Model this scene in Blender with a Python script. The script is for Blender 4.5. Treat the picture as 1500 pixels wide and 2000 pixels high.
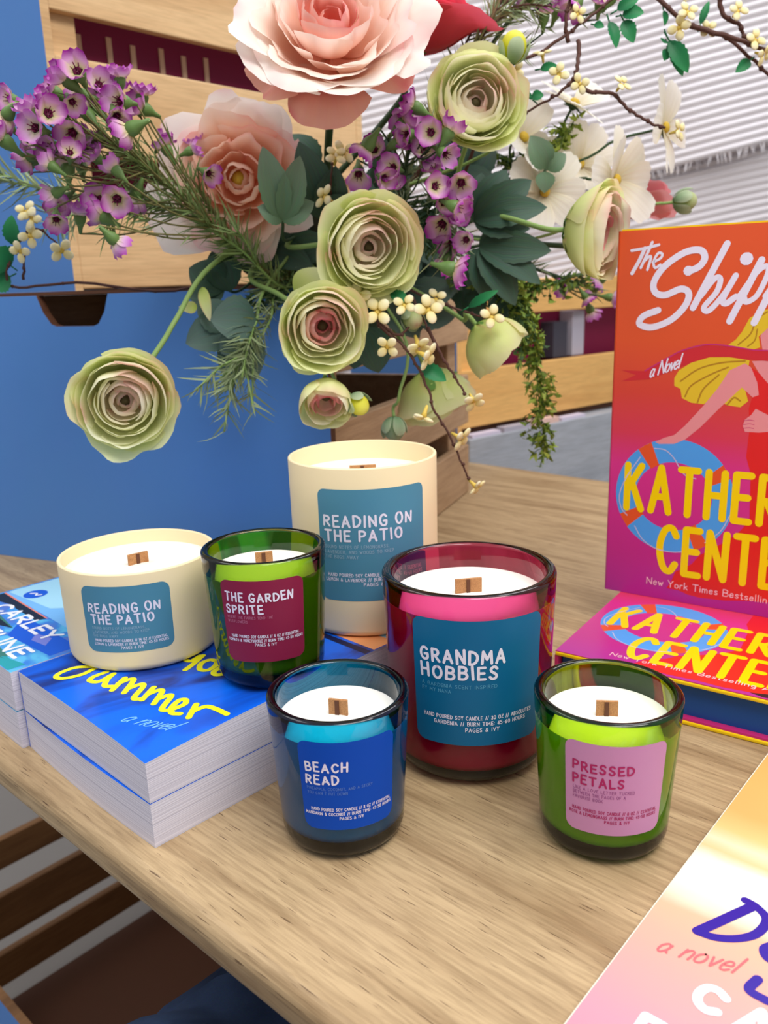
import bpy, math, random
from mathutils import Vector, Matrix, noise
random.seed(7)
SC = bpy.context.scene
COL = SC.collection
MM = 0.001
PI = math.pi
for o in list(bpy.data.objects):
    bpy.data.objects.remove(o)

# ------------------------------------------------------------------ camera (all scene measures in millimetres, table top at z = 0)
F_PX, PITCH, ROLL, CAM_H = 1631.03, 0.26821, -0.033776, 263.56
FW = Vector((0, math.cos(PITCH), -math.sin(PITCH)))
_r0 = Vector((1, 0, 0)); _u0 = _r0.cross(FW)
RT = _r0 * math.cos(ROLL) + _u0 * math.sin(ROLL)
UP = -_r0 * math.sin(ROLL) + _u0 * math.cos(ROLL)
cam_d = bpy.data.cameras.new('camera'); cam = bpy.data.objects.new('camera', cam_d); COL.objects.link(cam)
cam_d.sensor_fit = 'HORIZONTAL'; cam_d.sensor_width = 27.0; cam_d.lens = F_PX * 27.0 / 1500.0
cam_d.clip_start = 0.01; cam_d.clip_end = 50
cam.matrix_world = Matrix(((RT.x, UP.x, -FW.x, 0), (RT.y, UP.y, -FW.y, 0), (RT.z, UP.z, -FW.z, CAM_H * MM), (0, 0, 0, 1)))
cam_d.dof.use_dof = True; cam_d.dof.focus_distance = 0.43; cam_d.dof.aperture_fstop = 13.0
SC.camera = cam

# ------------------------------------------------------------------ world, lights, exposure
SC.view_settings.view_transform = 'Standard'; SC.view_settings.look = 'None'
SC.view_settings.gamma = 1.0; SC.view_settings.exposure = 0.0; SC.view_settings.use_curve_mapping = False
w = bpy.data.worlds.new('room_light'); SC.world = w; w.use_nodes = True
bg = w.node_tree.nodes['Background']; bg.inputs[1].default_value = 1.0
_tc = w.node_tree.nodes.new('ShaderNodeTexCoord'); _sp = w.node_tree.nodes.new('ShaderNodeSeparateXYZ'); _rp = w.node_tree.nodes.new('ShaderNodeValToRGB')   # white ceiling, dimmer walls, dark floor
_mr = w.node_tree.nodes.new('ShaderNodeMapRange'); _mr.inputs[1].default_value = -1.0; _mr.inputs[2].default_value = 1.0
w.node_tree.links.new(_tc.outputs['Generated'], _sp.inputs[0]); w.node_tree.links.new(_sp.outputs['Z'], _mr.inputs[0]); w.node_tree.links.new(_mr.outputs[0], _rp.inputs[0]); w.node_tree.links.new(_rp.outputs[0], bg.inputs[0])
for _i, (_p, _v) in enumerate(((0.0, 0.14), (0.45, 0.40), (0.62, 0.56), (1.0, 0.82))):
    _e = _rp.color_ramp.elements[_i] if _i < 2 else _rp.color_ramp.elements.new(_p)
    _e.position = _p; _e.color = (_v * 0.95, _v * 0.96, _v, 1)
def area(name, loc, target, sx, sy, power, col=(1, 1, 1)):
    d = bpy.data.lights.new(name, 'AREA'); d.shape = 'RECTANGLE'; d.size = sx; d.size_y = sy; d.energy = power; d.color = col
    o = bpy.data.objects.new(name, d); COL.objects.link(o); o.location = loc
    o.rotation_euler = (Vector(target) - Vector(loc)).to_track_quat('-Z', 'Y').to_euler(); return o
area('ceiling_panel_front', (0.42, -0.15, 1.35), (0.0, 0.42, 0), 1.1, 0.6, 19, (1.0, 0.97, 0.93))
area('ceiling_panel_left', (-1.25, 0.55, 1.75), (-0.1, 0.6, 0), 1.2, 0.6, 9, (1.0, 0.97, 0.94))
area('ceiling_panel_back', (0.9, 1.25, 1.75), (0.4, 1.7, 0.3), 1.2, 0.6, 13, (0.97, 0.97, 1.0))

# ------------------------------------------------------------------ helpers
def V(*a): return Vector(a)
def lin(c):
    out = []
    for x in c[:3]:
        x = x / 255.0
        out.append(x / 12.92 if x <= 0.04045 else ((x + 0.055) / 1.055) ** 2.4)
    return (out[0], out[1], out[2], 1.0)
def at(px, py, Y):
    """point at world depth Y (mm) on the sight line through a place measured in the photograph"""
    d = FW + RT * ((px - 750) / F_PX) - UP * ((py - 1000) / F_PX)
    return V(0, 0, CAM_H) + d * (Y / d.y)
WORLD = {}
def tag(o, label=None, cat=None, group=None, kind=None):
    if label: o['label'] = label
    if cat: o['category'] = cat
    if group: o['group'] = group
    if kind: o['kind'] = kind
    return o
def thing(name, label, cat, loc, group=None, rot=None):
    o = bpy.data.objects.new(name, None); COL.objects.link(o); o.empty_display_size = 0.01
    o.location = Vector(loc) * MM
    WORLD[o.name] = Vector(loc)
    return tag(o, label, cat, group)

class MB:
    def __init__(s): s.v = []; s.f = []; s.m = []; s.uv = []
    def add(s, p): s.v.append(Vector(p)); return len(s.v) - 1
    def face(s, idx, m=0, uv=None):
        s.f.append(tuple(idx)); s.m.append(m); s.uv.append(uv if uv else [(0.5, 0.5)] * len(idx))
    def box(s, o, ex, ey, ez, m=0):
        o, ex, ey, ez = map(Vector, (o, ex, ey, ez))
        if ex.cross(ey).dot(ez) < 0: o = o + ex; ex = -ex
        b = len(s.v)
        for k in (0, 1):
            for j in (0, 1):
                for i in (0, 1): s.v.append(o + ex * i + ey * j + ez * k)
        for q in ((0, 2, 3, 1), (4, 5, 7, 6), (0, 1, 5, 4), (2, 6, 7, 3), (0, 4, 6, 2), (1, 3, 7, 5)):
            s.face([b + i for i in q], m)
    def grid(s, fn, nu, nv, m=0, flip=False):
        b = len(s.v)
        for j in range(nv + 1):
            for i in range(nu + 1): s.v.append(Vector(fn(i / nu, j / nv)))
        for j in range(nv):
            for i in range(nu):
                a = b + j * (nu + 1) + i
                q = [a, a + 1, a + nu + 2, a + nu + 1]
                uv = [(i / nu, j / nv), ((i + 1) / nu, j / nv), ((i + 1) / nu, (j + 1) / nv), (i / nu, (j + 1) / nv)]
                if flip: q.reverse(); uv.reverse()
                s.face(q, m, uv)
    def lathe(s, prof, c=(0, 0, 0), n=48, m=0, M=None):
        """profile of (radius, height); closed at poles where radius is 0"""
        c = Vector(c); rings = []
        for r, z in prof:
            if r <= 1e-6:
                p = V(0, 0, z); rings.append([s.add(c + (M @ p if M else p))])
            else:
                R = []
                for k in range(n):
                    a = 2 * PI * k / n; p = V(r * math.cos(a), r * math.sin(a), z); R.append(s.add(c + (M @ p if M else p)))
                rings.append(R)
        L = len(rings)
        for k, (A, B) in enumerate(zip(rings, rings[1:])):
            v0, v1 = k / (L - 1), (k + 1) / (L - 1)
            for i in range(n):
                j = (i + 1) % n
                if len(A) == 1 and len(B) == 1: continue
                if len(A) == 1: s.face([A[0], B[j], B[i]], m, [(.5, v0), (.5, v1), (.5, v1)])
                elif len(B) == 1: s.face([A[i], A[j], B[0]], m, [(.5, v0), (.5, v0), (.5, v1)])
                else: s.face([A[i], A[j], B[j], B[i]], m, [(i / n, v0), ((i + 1) / n, v0), ((i + 1) / n, v1), (i / n, v1)])
    def tube(s, pts, rad, n=7, m=0, cap=True):
        pts = [Vector(p) for p in pts]; N = len(pts)
        if not isinstance(rad, (list, tuple)): rad = [rad] * N
        t0 = (pts[1] - pts[0]).normalized()
        a = t0.orthogonal().normalized(); rings = []
        for i, p in enumerate(pts):
            t = (pts[min(i + 1, N - 1)] - pts[max(i - 1, 0)])
            t = t.normalized() if t.length > 1e-9 else t0
            a = a - t * a.dot(t)
            a = a.normalized() if a.length > 1e-6 else t.orthogonal().normalized()
            bb = t.cross(a)
            rings.append([s.add(p + (a * math.cos(2 * PI * k / n) + bb * math.sin(2 * PI * k / n)) * rad[i]) for k in range(n)])
        for i, (A, B) in enumerate(zip(rings, rings[1:])):
            for k in range(n):
                j = (k + 1) % n
                s.face([A[k], A[j], B[j], B[k]], m, [(k / n, i / N), ((k + 1) / n, i / N), ((k + 1) / n, (i + 1) / N), (k / n, (i + 1) / N)])
        if cap:
            s.face(list(reversed(rings[0])), m); s.face(rings[-1], m)
    def ellipsoid(s, c, r, M=None, n=12, k=8, m=0):
        prof = [(0 if i in (0, k) else math.sin(PI * i / k), -math.cos(PI * i / k)) for i in range(k + 1)]
        Mx = Matrix.Diagonal(Vector(r)) if not isinstance(r, (int, float)) else Matrix.Diagonal(V(r, r, r))
        s.lathe(prof, c, n, m, (M @ Mx) if M else Mx)
    def blade(s, p0, p1, wdt, bend=0.0, side=None, m=0, seg=3):
        p0, p1 = Vector(p0), Vector(p1); d = p1 - p0
        sd = side if side else V(random.uniform(-1, 1), random.uniform(-1, 1), random.uniform(-1, 1))
        sd = d.cross(sd); sd = sd.normalized() if sd.length > 1e-6 else d.orthogonal().normalized()
        up = d.normalized().cross(sd) if d.length > 1e-6 else V(0, 0, 1)
        pr = None
        for i in range(seg + 1):
            u = i / seg; c = p0 + d * u + up * (bend * math.sin(PI * u)); h = wdt * 0.5 * (1 - u ** 2.2) + 0.05
            a, b = s.add(c - sd * h), s.add(c + sd * h)
            if pr: s.face([pr[0], pr[1], b, a], m, [(0, (i - 1) / seg), (1, (i - 1) / seg), (1, u), (0, u)])
            pr = (a, b)
    def build(s, name, mats, parent=None, smooth=True, bevel=0, seg=2, base=None, solid=0):
        mats = mats if isinstance(mats, (list, tuple)) else [mats]
        if parent is not None:
            off = WORLD[parent.name]
        elif base is not None: off = Vector(base)
        else:
            xs = [p.x for p in s.v]; ys = [p.y for p in s.v]; zs = [p.z for p in s.v]
            off = V((min(xs) + max(xs)) / 2, (min(ys) + max(ys)) / 2, min(zs))
        me = bpy.data.meshes.new(name)
        me.from_pydata([tuple((p - off) * MM) for p in s.v], [], s.f)
        for mt in mats: me.materials.append(mt)
        me.polygons.foreach_set('material_index', s.m)
        me.polygons.foreach_set('use_smooth', [smooth] * len(s.f))
        uvl = me.uv_layers.new(name='UVMap')
        flat = []
        for q in s.uv:
            for a, b in q: flat.append(a); flat.append(b)
        uvl.data.foreach_set('uv', flat)
        me.update()
        o = bpy.data.objects.new(name, me); COL.objects.link(o)
        WORLD[o.name] = off
        if parent is not None: o.parent = parent
        else: o.location = off * MM
        if bevel:
            b = o.modifiers.new('bevel', 'BEVEL'); b.width = bevel * MM; b.segments = seg; b.limit_method = 'ANGLE'; b.angle_limit = math.radians(40)
        if solid:
            b = o.modifiers.new('solid', 'SOLIDIFY'); b.thickness = solid * MM; b.offset = 0
        return o
def basis(axis, hint=None):
    z = Vector(axis).normalized(); h = Vector(hint) if hint else (V(0, 0, 1) if abs(z.z) < 0.9 else V(0, 1, 0))
    x = h.cross(z).normalized(); y = z.cross(x)
    return Matrix(((x.x, y.x, z.x), (x.y, y.y, z.y), (x.z, y.z, z.z)))
def smooth_path(P, n=6):
    P = [Vector(p) for p in P]; out = []
    Q = [P[0] * 2 - P[1]] + P + [P[-1] * 2 - P[-2]]
    for i in range(len(P) - 1):
        a, b, c, d = Q[i:i + 4]
        for k in range(n):
            t = k / n
            out.append(0.5 * ((2 * b) + (c - a) * t + (2 * a - 5 * b + 4 * c - d) * t * t + (3 * b - a - 3 * c + d) * t ** 3))
    out.append(P[-1]); return out

# ------------------------------------------------------------------ materials
class NT:
    def __init__(s, name):
        s.mat = bpy.data.materials.new(name); s.mat.use_nodes = True; s.t = s.mat.node_tree; s.t.nodes.clear()
        s.out = s.t.nodes.new('ShaderNodeOutputMaterial')
    def n(s, typ, ins=None, **props):
        nd = s.t.nodes.new('ShaderNode' + typ)
        for k, v in props.items(): setattr(nd, k, v)
        for k, v in (ins or {}).items(): s.set(nd, k, v)
        return nd
    def set(s, nd, k, v):
        i = nd.inputs[k]
        if hasattr(v, 'is_output') or isinstance(v, bpy.types.NodeSocket): s.t.links.new(v, i)
        else: i.default_value = v
    def ramp(s, fac, stops):
        r = s.n('ValToRGB'); s.t.links.new(fac, r.inputs[0]); e = r.color_ramp.elements
        while len(e) < len(stops): e.new(0.5)
        for el, (p, c) in zip(e, stops): el.position = p; el.color = lin(c)
        return r.outputs[0]
    def mix(s, f, a, b, mode='MIX'):
        m = s.n('MixRGB', blend_type=mode); s.set(m, 0, f); s.set(m, 1, a); s.set(m, 2, b); return m.outputs[0]
    def math(s, op, a, b=0.0, clamp=False):
        m = s.n('Math', operation=op, use_clamp=clamp); s.set(m, 0, a); s.set(m, 1, b); return m.outputs[0]
    def done(s, sh, vol=None):
        s.t.links.new(sh, s.out.inputs[0])
        if vol: s.t.links.new(vol, s.out.inputs[1])
        return s.mat
def plain(name, c, rough=0.5, spec=0.4, coat=0.0, sss=0.0, bump=None):
    t = NT(name); p = t.n('BsdfPrincipled', {'Base Color': lin(c), 'Roughness': rough, 'Specular IOR Level': spec, 'Coat Weight': coat})
    tc = t.n('TexCoord'); nz = t.n('TexNoise', {'Vector': tc.outputs['Object'], 'Scale': (bump[0] if bump else 60.0), 'Detail': 3.0})
    t.set(p, 'Base Color', t.mix(0.05, lin(c), nz.outputs['Color'], 'SOFT_LIGHT'))
    if bump:
        b = t.n('Bump', {'Height': nz.outputs['Fac'], 'Strength': bump[1], 'Distance': 0.001}); t.set(p, 'Normal', b.outputs[0])
    if sss:
        p.inputs['Subsurface Weight'].default_value = sss; p.inputs['Subsurface Radius'].default_value = (0.01, 0.008, 0.006); p.inputs['Subsurface Scale'].default_value = 0.6
    return t.done(p.outputs[0])
def wood(name, light, mid, dark, angle, scale=1.0, rough=0.5, pore=0.5, vertical=False):
    """long soft growth bands, fine fibre and short dark pores, all running along the given heading"""
    t = NT(name); tc = t.n('TexCoord')
    r = t.n('Mapping', {'Vector': tc.outputs['Object'], 'Rotation': (0, 0, -math.radians(angle))}, vector_type='POINT')
    m1 = t.n('Mapping', {'Vector': r.outputs[0], 'Scale': (3.2 * scale, 34 * scale, 34 * scale)})
    n1 = t.n('TexNoise', {'Vector': m1.outputs[0], 'Scale': 1.0, 'Detail': 5.0, 'Roughness': 0.55, 'Distortion': 0.5})
    m0 = t.n('Mapping', {'Vector': r.outputs[0], 'Scale': (1.0 * scale, 9 * scale, 9 * scale), 'Location': (3, 5, 7)})
    n0 = t.n('TexNoise', {'Vector': m0.outputs[0], 'Scale': 1.0, 'Detail': 3.0})
    m2 = t.n('Mapping', {'Vector': r.outputs[0], 'Scale': (34 * scale, 520 * scale, 520 * scale)})
    n2 = t.n('TexNoise', {'Vector': m2.outputs[0], 'Scale': 1.0, 'Detail': 4.0, 'Roughness': 0.6})
    m3 = t.n('Mapping', {'Vector': r.outputs[0], 'Scale': (60 * scale, 1000 * scale, 1000 * scale), 'Location': (1, 2, 3)})
    n3 = t.n('TexNoise', {'Vector': m3.outputs[0], 'Scale': 1.0, 'Detail': 1.0})
    c = t.ramp(t.math('ADD', t.math('MULTIPLY', n1.outputs['Fac'], 0.6), t.math('MULTIPLY', n0.outputs['Fac'], 0.4)), [(0.36, mid), (0.5, light), (0.62, mid)])
    fine = t.ramp(n2.outputs['Fac'], [(0.33, (196, 190, 182)), (0.6, (255, 255, 255))])
    c = t.mix(0.55 * pore + 0.3, c, fine, 'MULTIPLY')
    k = t.math('MULTIPLY', t.math('SUBTRACT', n3.outputs['Fac'], 0.67, True), 14.0, True)
    c = t.mix(t.math('MULTIPLY', k, min(1.0, pore * 1.3)), c, lin(dark))
    p = t.n('BsdfPrincipled', {'Base Color': c, 'Roughness': rough, 'Specular IOR Level': 0.35})
    b = t.n('Bump', {'Height': n2.outputs['Fac'], 'Strength': 0.12, 'Distance': 0.0005}); t.set(p, 'Normal', b.outputs[0])
    return t.done(p.outputs[0])
def glass(name, T, wall=4.2):
    """clear coloured glass: reflecting skin, colour from absorption inside its real thickness"""
    t = NT(name)
    mx = t.n('BsdfGlass', {'Color': (1, 1, 1, 1), 'Roughness': 0.0, 'IOR': 1.48})
    sg = [-math.log(max(x, 1e-4)) / (wall * MM) for x in T]; D = max(sg) * 1.02
    va = t.n('VolumeAbsorption', {'Color': (1 - sg[0] / D, 1 - sg[1] / D, 1 - sg[2] / D, 1), 'Density': D})
    return t.done(mx.outputs[0], va.outputs[0])
def petal_mat(name, base, mid, tip, edge=None, edge_amt=0.0, transl=0.28, rough=0.6, vein=0.25):
    t = NT(name); tc = t.n('TexCoord'); sp = t.n('SeparateXYZ', {0: tc.outputs['UV']})
    nz = t.n('TexNoise', {'Vector': tc.outputs['Object'], 'Scale': 45.0, 'Detail': 2.0})
    y = t.math('ADD', sp.outputs['Y'], t.math('MULTIPLY', t.math('SUBTRACT', nz.outputs['Fac'], 0.5), 0.25))
    c = t.ramp(y, [(0.0, base), (0.5, mid), (0.95, tip)])
    mp = t.n('Mapping', {'Vector': tc.outputs['UV'], 'Scale': (26, 1.2, 1)})
    vn = t.n('TexNoise', {'Vector': mp.outputs[0], 'Scale': 1.0, 'Detail': 2.0})
    c = t.mix(vein * 0.5, c, vn.outputs['Color'], 'SOFT_LIGHT')
    if edge:
        ex = t.math('ABSOLUTE', t.math('SUBTRACT', sp.outputs['X'], 0.5)); ex = t.math('MULTIPLY', ex, 2.0)
        e = t.math('MAXIMUM', t.math('POWER', ex, 5.0), t.math('POWER', sp.outputs['Y'], 9.0))
        n2 = t.n('TexNoise', {'Vector': tc.outputs['Object'], 'Scale': 28.0, 'Detail': 1.0})
        k = t.math('MULTIPLY', t.math('SUBTRACT', n2.outputs['Fac'], 0.48, True), 9.0, True)
        c = t.mix(t.math('MULTIPLY', t.math('MULTIPLY', e, k), edge_amt, True), c, lin(edge))
    d = t.n('BsdfPrincipled', {'Base Color': c, 'Roughness': rough, 'Specular IOR Level': 0.25})
    b = t.n('Bump', {'Height': vn.outputs['Fac'], 'Strength': vein * 0.6, 'Distance': 0.0006}); t.set(d, 'Normal', b.outputs[0])
    tl = t.n('BsdfTranslucent', {'Color': c})
    m = t.n('MixShader', {0: transl, 1: d.outputs[0], 2: tl.outputs[0]})
    return t.done(m.outputs[0])
def cover_gradient(name, stops, axis=1, rough=0.35, warp=0.0, scale=8.0):
    """printed colour bands running along UV y"""
    t = NT(name); tc = t.n('TexCoord'); sp = t.n('SeparateXYZ', {0: tc.outputs['UV']})
    y = sp.outputs['Y' if axis else 'X']
    if warp:
        mp = t.n('Mapping', {'Vector': tc.outputs['UV'], 'Scale': (1.0, 3.5, 1)})
        nz = t.n('TexNoise', {'Vector': mp.outputs[0], 'Scale': scale, 'Detail': 5.0, 'Distortion': 0.4})
        y = t.math('ADD', y, t.math('MULTIPLY', t.math('SUBTRACT', nz.outputs['Fac'], 0.5), warp))
    c = t.ramp(y, stops)
    p = t.n('BsdfPrincipled', {'Base Color': c, 'Roughness': rough, 'Specular IOR Level': 0.4})
    return t.done(p.outputs[0])
def pages_mat(name, c0, c1):
    t = NT(name); tc = t.n('TexCoord'); mp = t.n('Mapping', {'Vector': tc.outputs['Object'], 'Scale': (3, 3, 2600)})
    nz = t.n('TexNoise', {'Vector': mp.outputs[0], 'Scale': 1.0, 'Detail': 2.0})
    c = t.ramp(nz.outputs['Fac'], [(0.3, c1), (0.6, c0)])
    p = t.n('BsdfPrincipled', {'Base Color': c, 'Roughness': 0.8, 'Specular IOR Level': 0.1})
    b = t.n('Bump', {'Height': nz.outputs['Fac'], 'Strength': 0.4, 'Distance': 0.0004}); t.set(p, 'Normal', b.outputs[0])
    return t.done(p.outputs[0])
def paint_sea(name, a, b, c, scale=9.0, stretch=(1, 2.2, 1)):
    t = NT(name); tc = t.n('TexCoord'); mp = t.n('Mapping', {'Vector': tc.outputs['UV'], 'Scale': stretch})
    nz = t.n('TexNoise', {'Vector': mp.outputs[0], 'Scale': scale, 'Detail': 3.0, 'Distortion': 1.1, 'Roughness': 0.45})
    col = t.ramp(nz.outputs['Fac'], [(0.36, c), (0.47, b), (0.56, a), (0.8, a)])
    p = t.n('BsdfPrincipled', {'Base Color': col, 'Roughness': 0.28, 'Specular IOR Level': 0.45})
    return t.done(p.outputs[0])

M = {}
EDGE = -42.5                                                        # heading of the table's front edge
M['table'] = wood('oak_table', (196, 169, 130), (152, 124, 89), (92, 66, 44), EDGE, 1.0, 0.45, 0.65)
M['pine_A'] = wood('pine_upper_crate', (224, 188, 140), (204, 164, 116), (180, 134, 88), 48.5, 0.8, 0.55, 0.15)
M['pine_B'] = wood('pine_lower_crate', (194, 160, 124), (172, 138, 102), (140, 104, 72), 67, 0.8, 0.55, 0.2)
M['pine_C'] = wood('pine_back_crate', (236, 186, 112), (220, 166, 96), (190, 136, 76), 39, 0.8, 0.55, 0.15)
M['pine_D'] = wood('pine_floor_crate', (150, 108, 68), (128, 90, 56), (120, 84, 50), 47.5, 0.8, 0.55, 0.2)  # pine darkened: the shadow over this low crate is put into its colour
M['blue_panel'] = plain('blue_painted_panel', (84, 136, 206), 0.55, 0.25, bump=(25.0, 0.15))
M['burgundy'] = plain('burgundy_board', (120, 12, 58), 0.6, 0.3)
M['tan'] = plain('tan_dowel', (205, 170, 140), 0.6)
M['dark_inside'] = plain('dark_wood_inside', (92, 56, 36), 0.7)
M['cream'] = plain('cream_ceramic', (246, 226, 184), 0.5, 0.35)
M['wax'] = plain('soy_wax', (250, 246, 236), 0.45, 0.4, sss=0.0, bump=(220.0, 0.05))
M['wick'] = wood('cherry_wick', (196, 142, 92), (176, 120, 74), (96, 60, 36), 90, 3.0, 0.6, 0.6)
M['wick_dark'] = plain('dark_wick_strip', (98, 58, 36), 0.7)
M['g_lime'] = glass('lime_glass', (0.46, 0.70, 0.03)); M['g_green'] = glass('green_glass', (0.30, 0.50, 0.03))
M['g_blue'] = glass('blue_glass', (0.008, 0.44, 0.66)); M['g_plum'] = glass('plum_glass', (0.74, 0.155, 0.37))
M['paper_teal'] = plain('teal_label', (78, 138, 166), 0.55, 0.3); M['paper_pink'] = plain('pink_label', (196, 138, 180), 0.55, 0.3)
M['paper_blue'] = plain('blue_label', (4, 74, 184), 0.6, 0.2); M['paper_wine'] = plain('wine_label', (138, 28, 66), 0.55, 0.3)
M['paper_petrol'] = plain('petrol_label', (0, 100, 146), 0.5, 0.3)
M['ink_white'] = plain('lilac_white_ink', (236, 230, 248), 0.5); M['ink_soft'] = plain('pale_ink', (150, 182, 204), 0.5)
M['ink_wine'] = plain('wine_ink', (168, 20, 92), 0.5); M['ink_mauve'] = plain('mauve_ink', (150, 80, 136), 0.5)
M['ink_softblue'] = plain('soft_blue_ink', (90, 130, 205), 0.5); M['ink_softrose'] = plain('soft_rose_ink', (190, 110, 140), 0.5)
M['ink_softpetrol'] = plain('soft_petrol_ink', (84, 160, 196), 0.5)

# ------------------------------------------------------------------ hand lettering (strokes, 100 units tall)
GL = {
'A': (78, "0,0 38,100 76,0;14,34 62,34"), 'B': (64, "0,0 0,100;~0,100 44,97 58,76 42,55 2,52;~2,52 48,50 66,27 46,3 0,0"), 'C': (70, "~68,82 48,99 20,93 2,64 4,34 22,6 48,1 68,18"),
'D': (70, "0,0 0,100;~0,100 38,94 68,68 66,32 38,5 0,0"), 'E': (56, "56,100 0,100 0,0 58,0;0,52 48,52"), 'F': (54, "54,100 0,100 0,0;0,52 46,52"),
'G': (74, "~66,84 46,99 18,92 2,62 4,30 24,4 50,1 68,14 70,44;70,46 42,44"), 'H': (66, "0,0 0,100;64,0 64,100;0,50 64,50"), 'I': (8, "4,0 4,100"),
'J': (50, "~46,100 46,30 34,4 14,2 2,20"), 'K': (64, "0,0 0,100;60,100 2,44;20,60 64,0"), 'L': (54, "0,100 0,0 54,0"), 'M': (88, "0,0 8,98 44,34 80,98 88,0"),
'N': (70, "0,0 2,100 66,0 70,100"), 'O': (76, "~38,100 12,86 1,50 12,14 38,0 64,14 75,50 64,86 38,100"), 'P': (60, "0,0 0,100;~0,100 44,96 60,74 42,50 0,46"),
'Q': (76, "~38,100 12,86 1,50 12,14 38,0 64,14 75,50 64,86 38,100;50,24 78,-8"), 'R': (66, "0,0 0,100;~0,100 44,96 58,75 42,52 0,48;24,48 66,0"),
'S': (60, "~56,84 40,98 18,96 4,78 14,58 40,45 56,26 44,5 18,1 0,16"), 'T': (70, "0,100 70,100;35,100 35,0"), 'U': (66, "~0,100 0,35 10,7 33,0 56,7 66,35 66,100"),
'V': (70, "0,100 35,0 70,100"), 'W': (96, "0,100 24,0 48,80 72,0 96,100"), 'X': (66, "0,0 66,100;0,100 66,0"), 'Y': (68, "0,100 34,48 68,100;34,48 34,0"), 'Z': (62, "0,100 62,100 0,0 62,0"),
'0': (62, "~31,100 8,84 1,50 8,16 31,0 54,16 61,50 54,84 31,100"), '1': (20, "0,80 14,100 14,0"), '3': (56, "~4,86 28,100 50,80 24,54;~24,54 54,40 50,10 24,0 2,14"), '4': (60, "44,0 44,100 0,34 60,34"),
'5': (56, "52,100 6,100 4,58;~4,58 34,62 54,36 42,6 18,0 0,12"), '6': (58, "~48,96 16,74 2,34 14,4 38,1 56,26 40,52 10,44"), '8': (58, "~29,54 6,72 14,96 29,100 46,96 52,72 29,54 2,30 10,4 29,0 50,4 56,30 29,54"), '9': (58, "~54,66 38,50 10,54 2,76 16,98 40,98 54,72 46,20 24,0"),
'&': (78, "~76,0 26,66 22,88 36,100 50,88 46,70 8,34 4,12 20,0 46,4 72,44"), '/': (34, "0,-4 32,104"), '-': (36, "4,46 34,46"), '.': (6, "2,0 4,4"), ',': (8, "5,6 0,-14"), ':': (6, "2,12 4,16;2,62 4,66"),
'a': (46, "~42,44 24,58 4,40 6,10 22,0 40,20 44,52;~44,52 42,16 52,2"), 'b': (46, "2,100 2,0;~2,30 18,56 40,50 44,22 28,0 4,8"), 'c': (40, "~40,48 20,58 2,34 6,8 22,0 40,12"), 'd': (46, "44,100 44,0;~44,30 26,58 4,46 2,18 18,0 44,20"),
'e': (44, "~4,30 40,34 34,56 14,56 2,30 8,4 26,0 42,12"), 'g': (46, "~42,46 22,58 4,40 8,12 26,8 42,30;~44,56 44,-10 30,-32 6,-26"), 'h': (44, "2,100 2,0;~2,30 20,56 38,50 42,30 42,0"), 'i': (8, "4,56 4,0;3,78 5,82"),
'k': (42, "2,100 2,0;38,56 4,22;14,32 42,0"), 'l': (8, "4,100 4,0"), 'm': (66, "2,56 2,0;~2,34 16,56 30,50 34,30 34,0;~34,34 46,56 60,50 64,30 64,0"), 'n': (44, "2,56 2,0;~2,32 20,56 38,50 42,30 42,0"),
'o': (46, "~23,58 6,48 1,28 8,6 23,0 38,6 45,28 38,50 23,58"), 'r': (32, "2,56 2,0;~2,30 14,54 32,56"), 's': (38, "~36,50 20,58 4,46 18,30 36,18 24,2 2,8"), 't': (32, "14,88 14,8;~14,8 20,0 32,4;0,58 30,58"),
'u': (44, "~2,56 2,18 12,2 28,4 42,24;42,56 42,0"), 'v': (40, "0,56 20,0 40,56"), 'w': (60, "0,56 16,0 30,46 44,0 60,56"), 'y': (42, "2,56 22,4;~42,56 20,-6 6,-32"), 'p': (46, "2,56 2,-34;~2,30 18,56 40,50 44,22 28,0 4,8"),
}
def parse(s):
    out = []
    for st in s.split(';'):
        sm = st.startswith('~'); P = [tuple(map(float, q.split(','))) for q in st.lstrip('~').split()]
        if sm and len(P) > 2: P = [(p.x, p.y) for p in smooth_path([V(x, y, 0) for x, y in P], 5)]
        out.append(P)
    return out
GLYPH = {k: (wd, parse(s)) for k, (wd, s) in GL.items()}
LAYER = [0]
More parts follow.
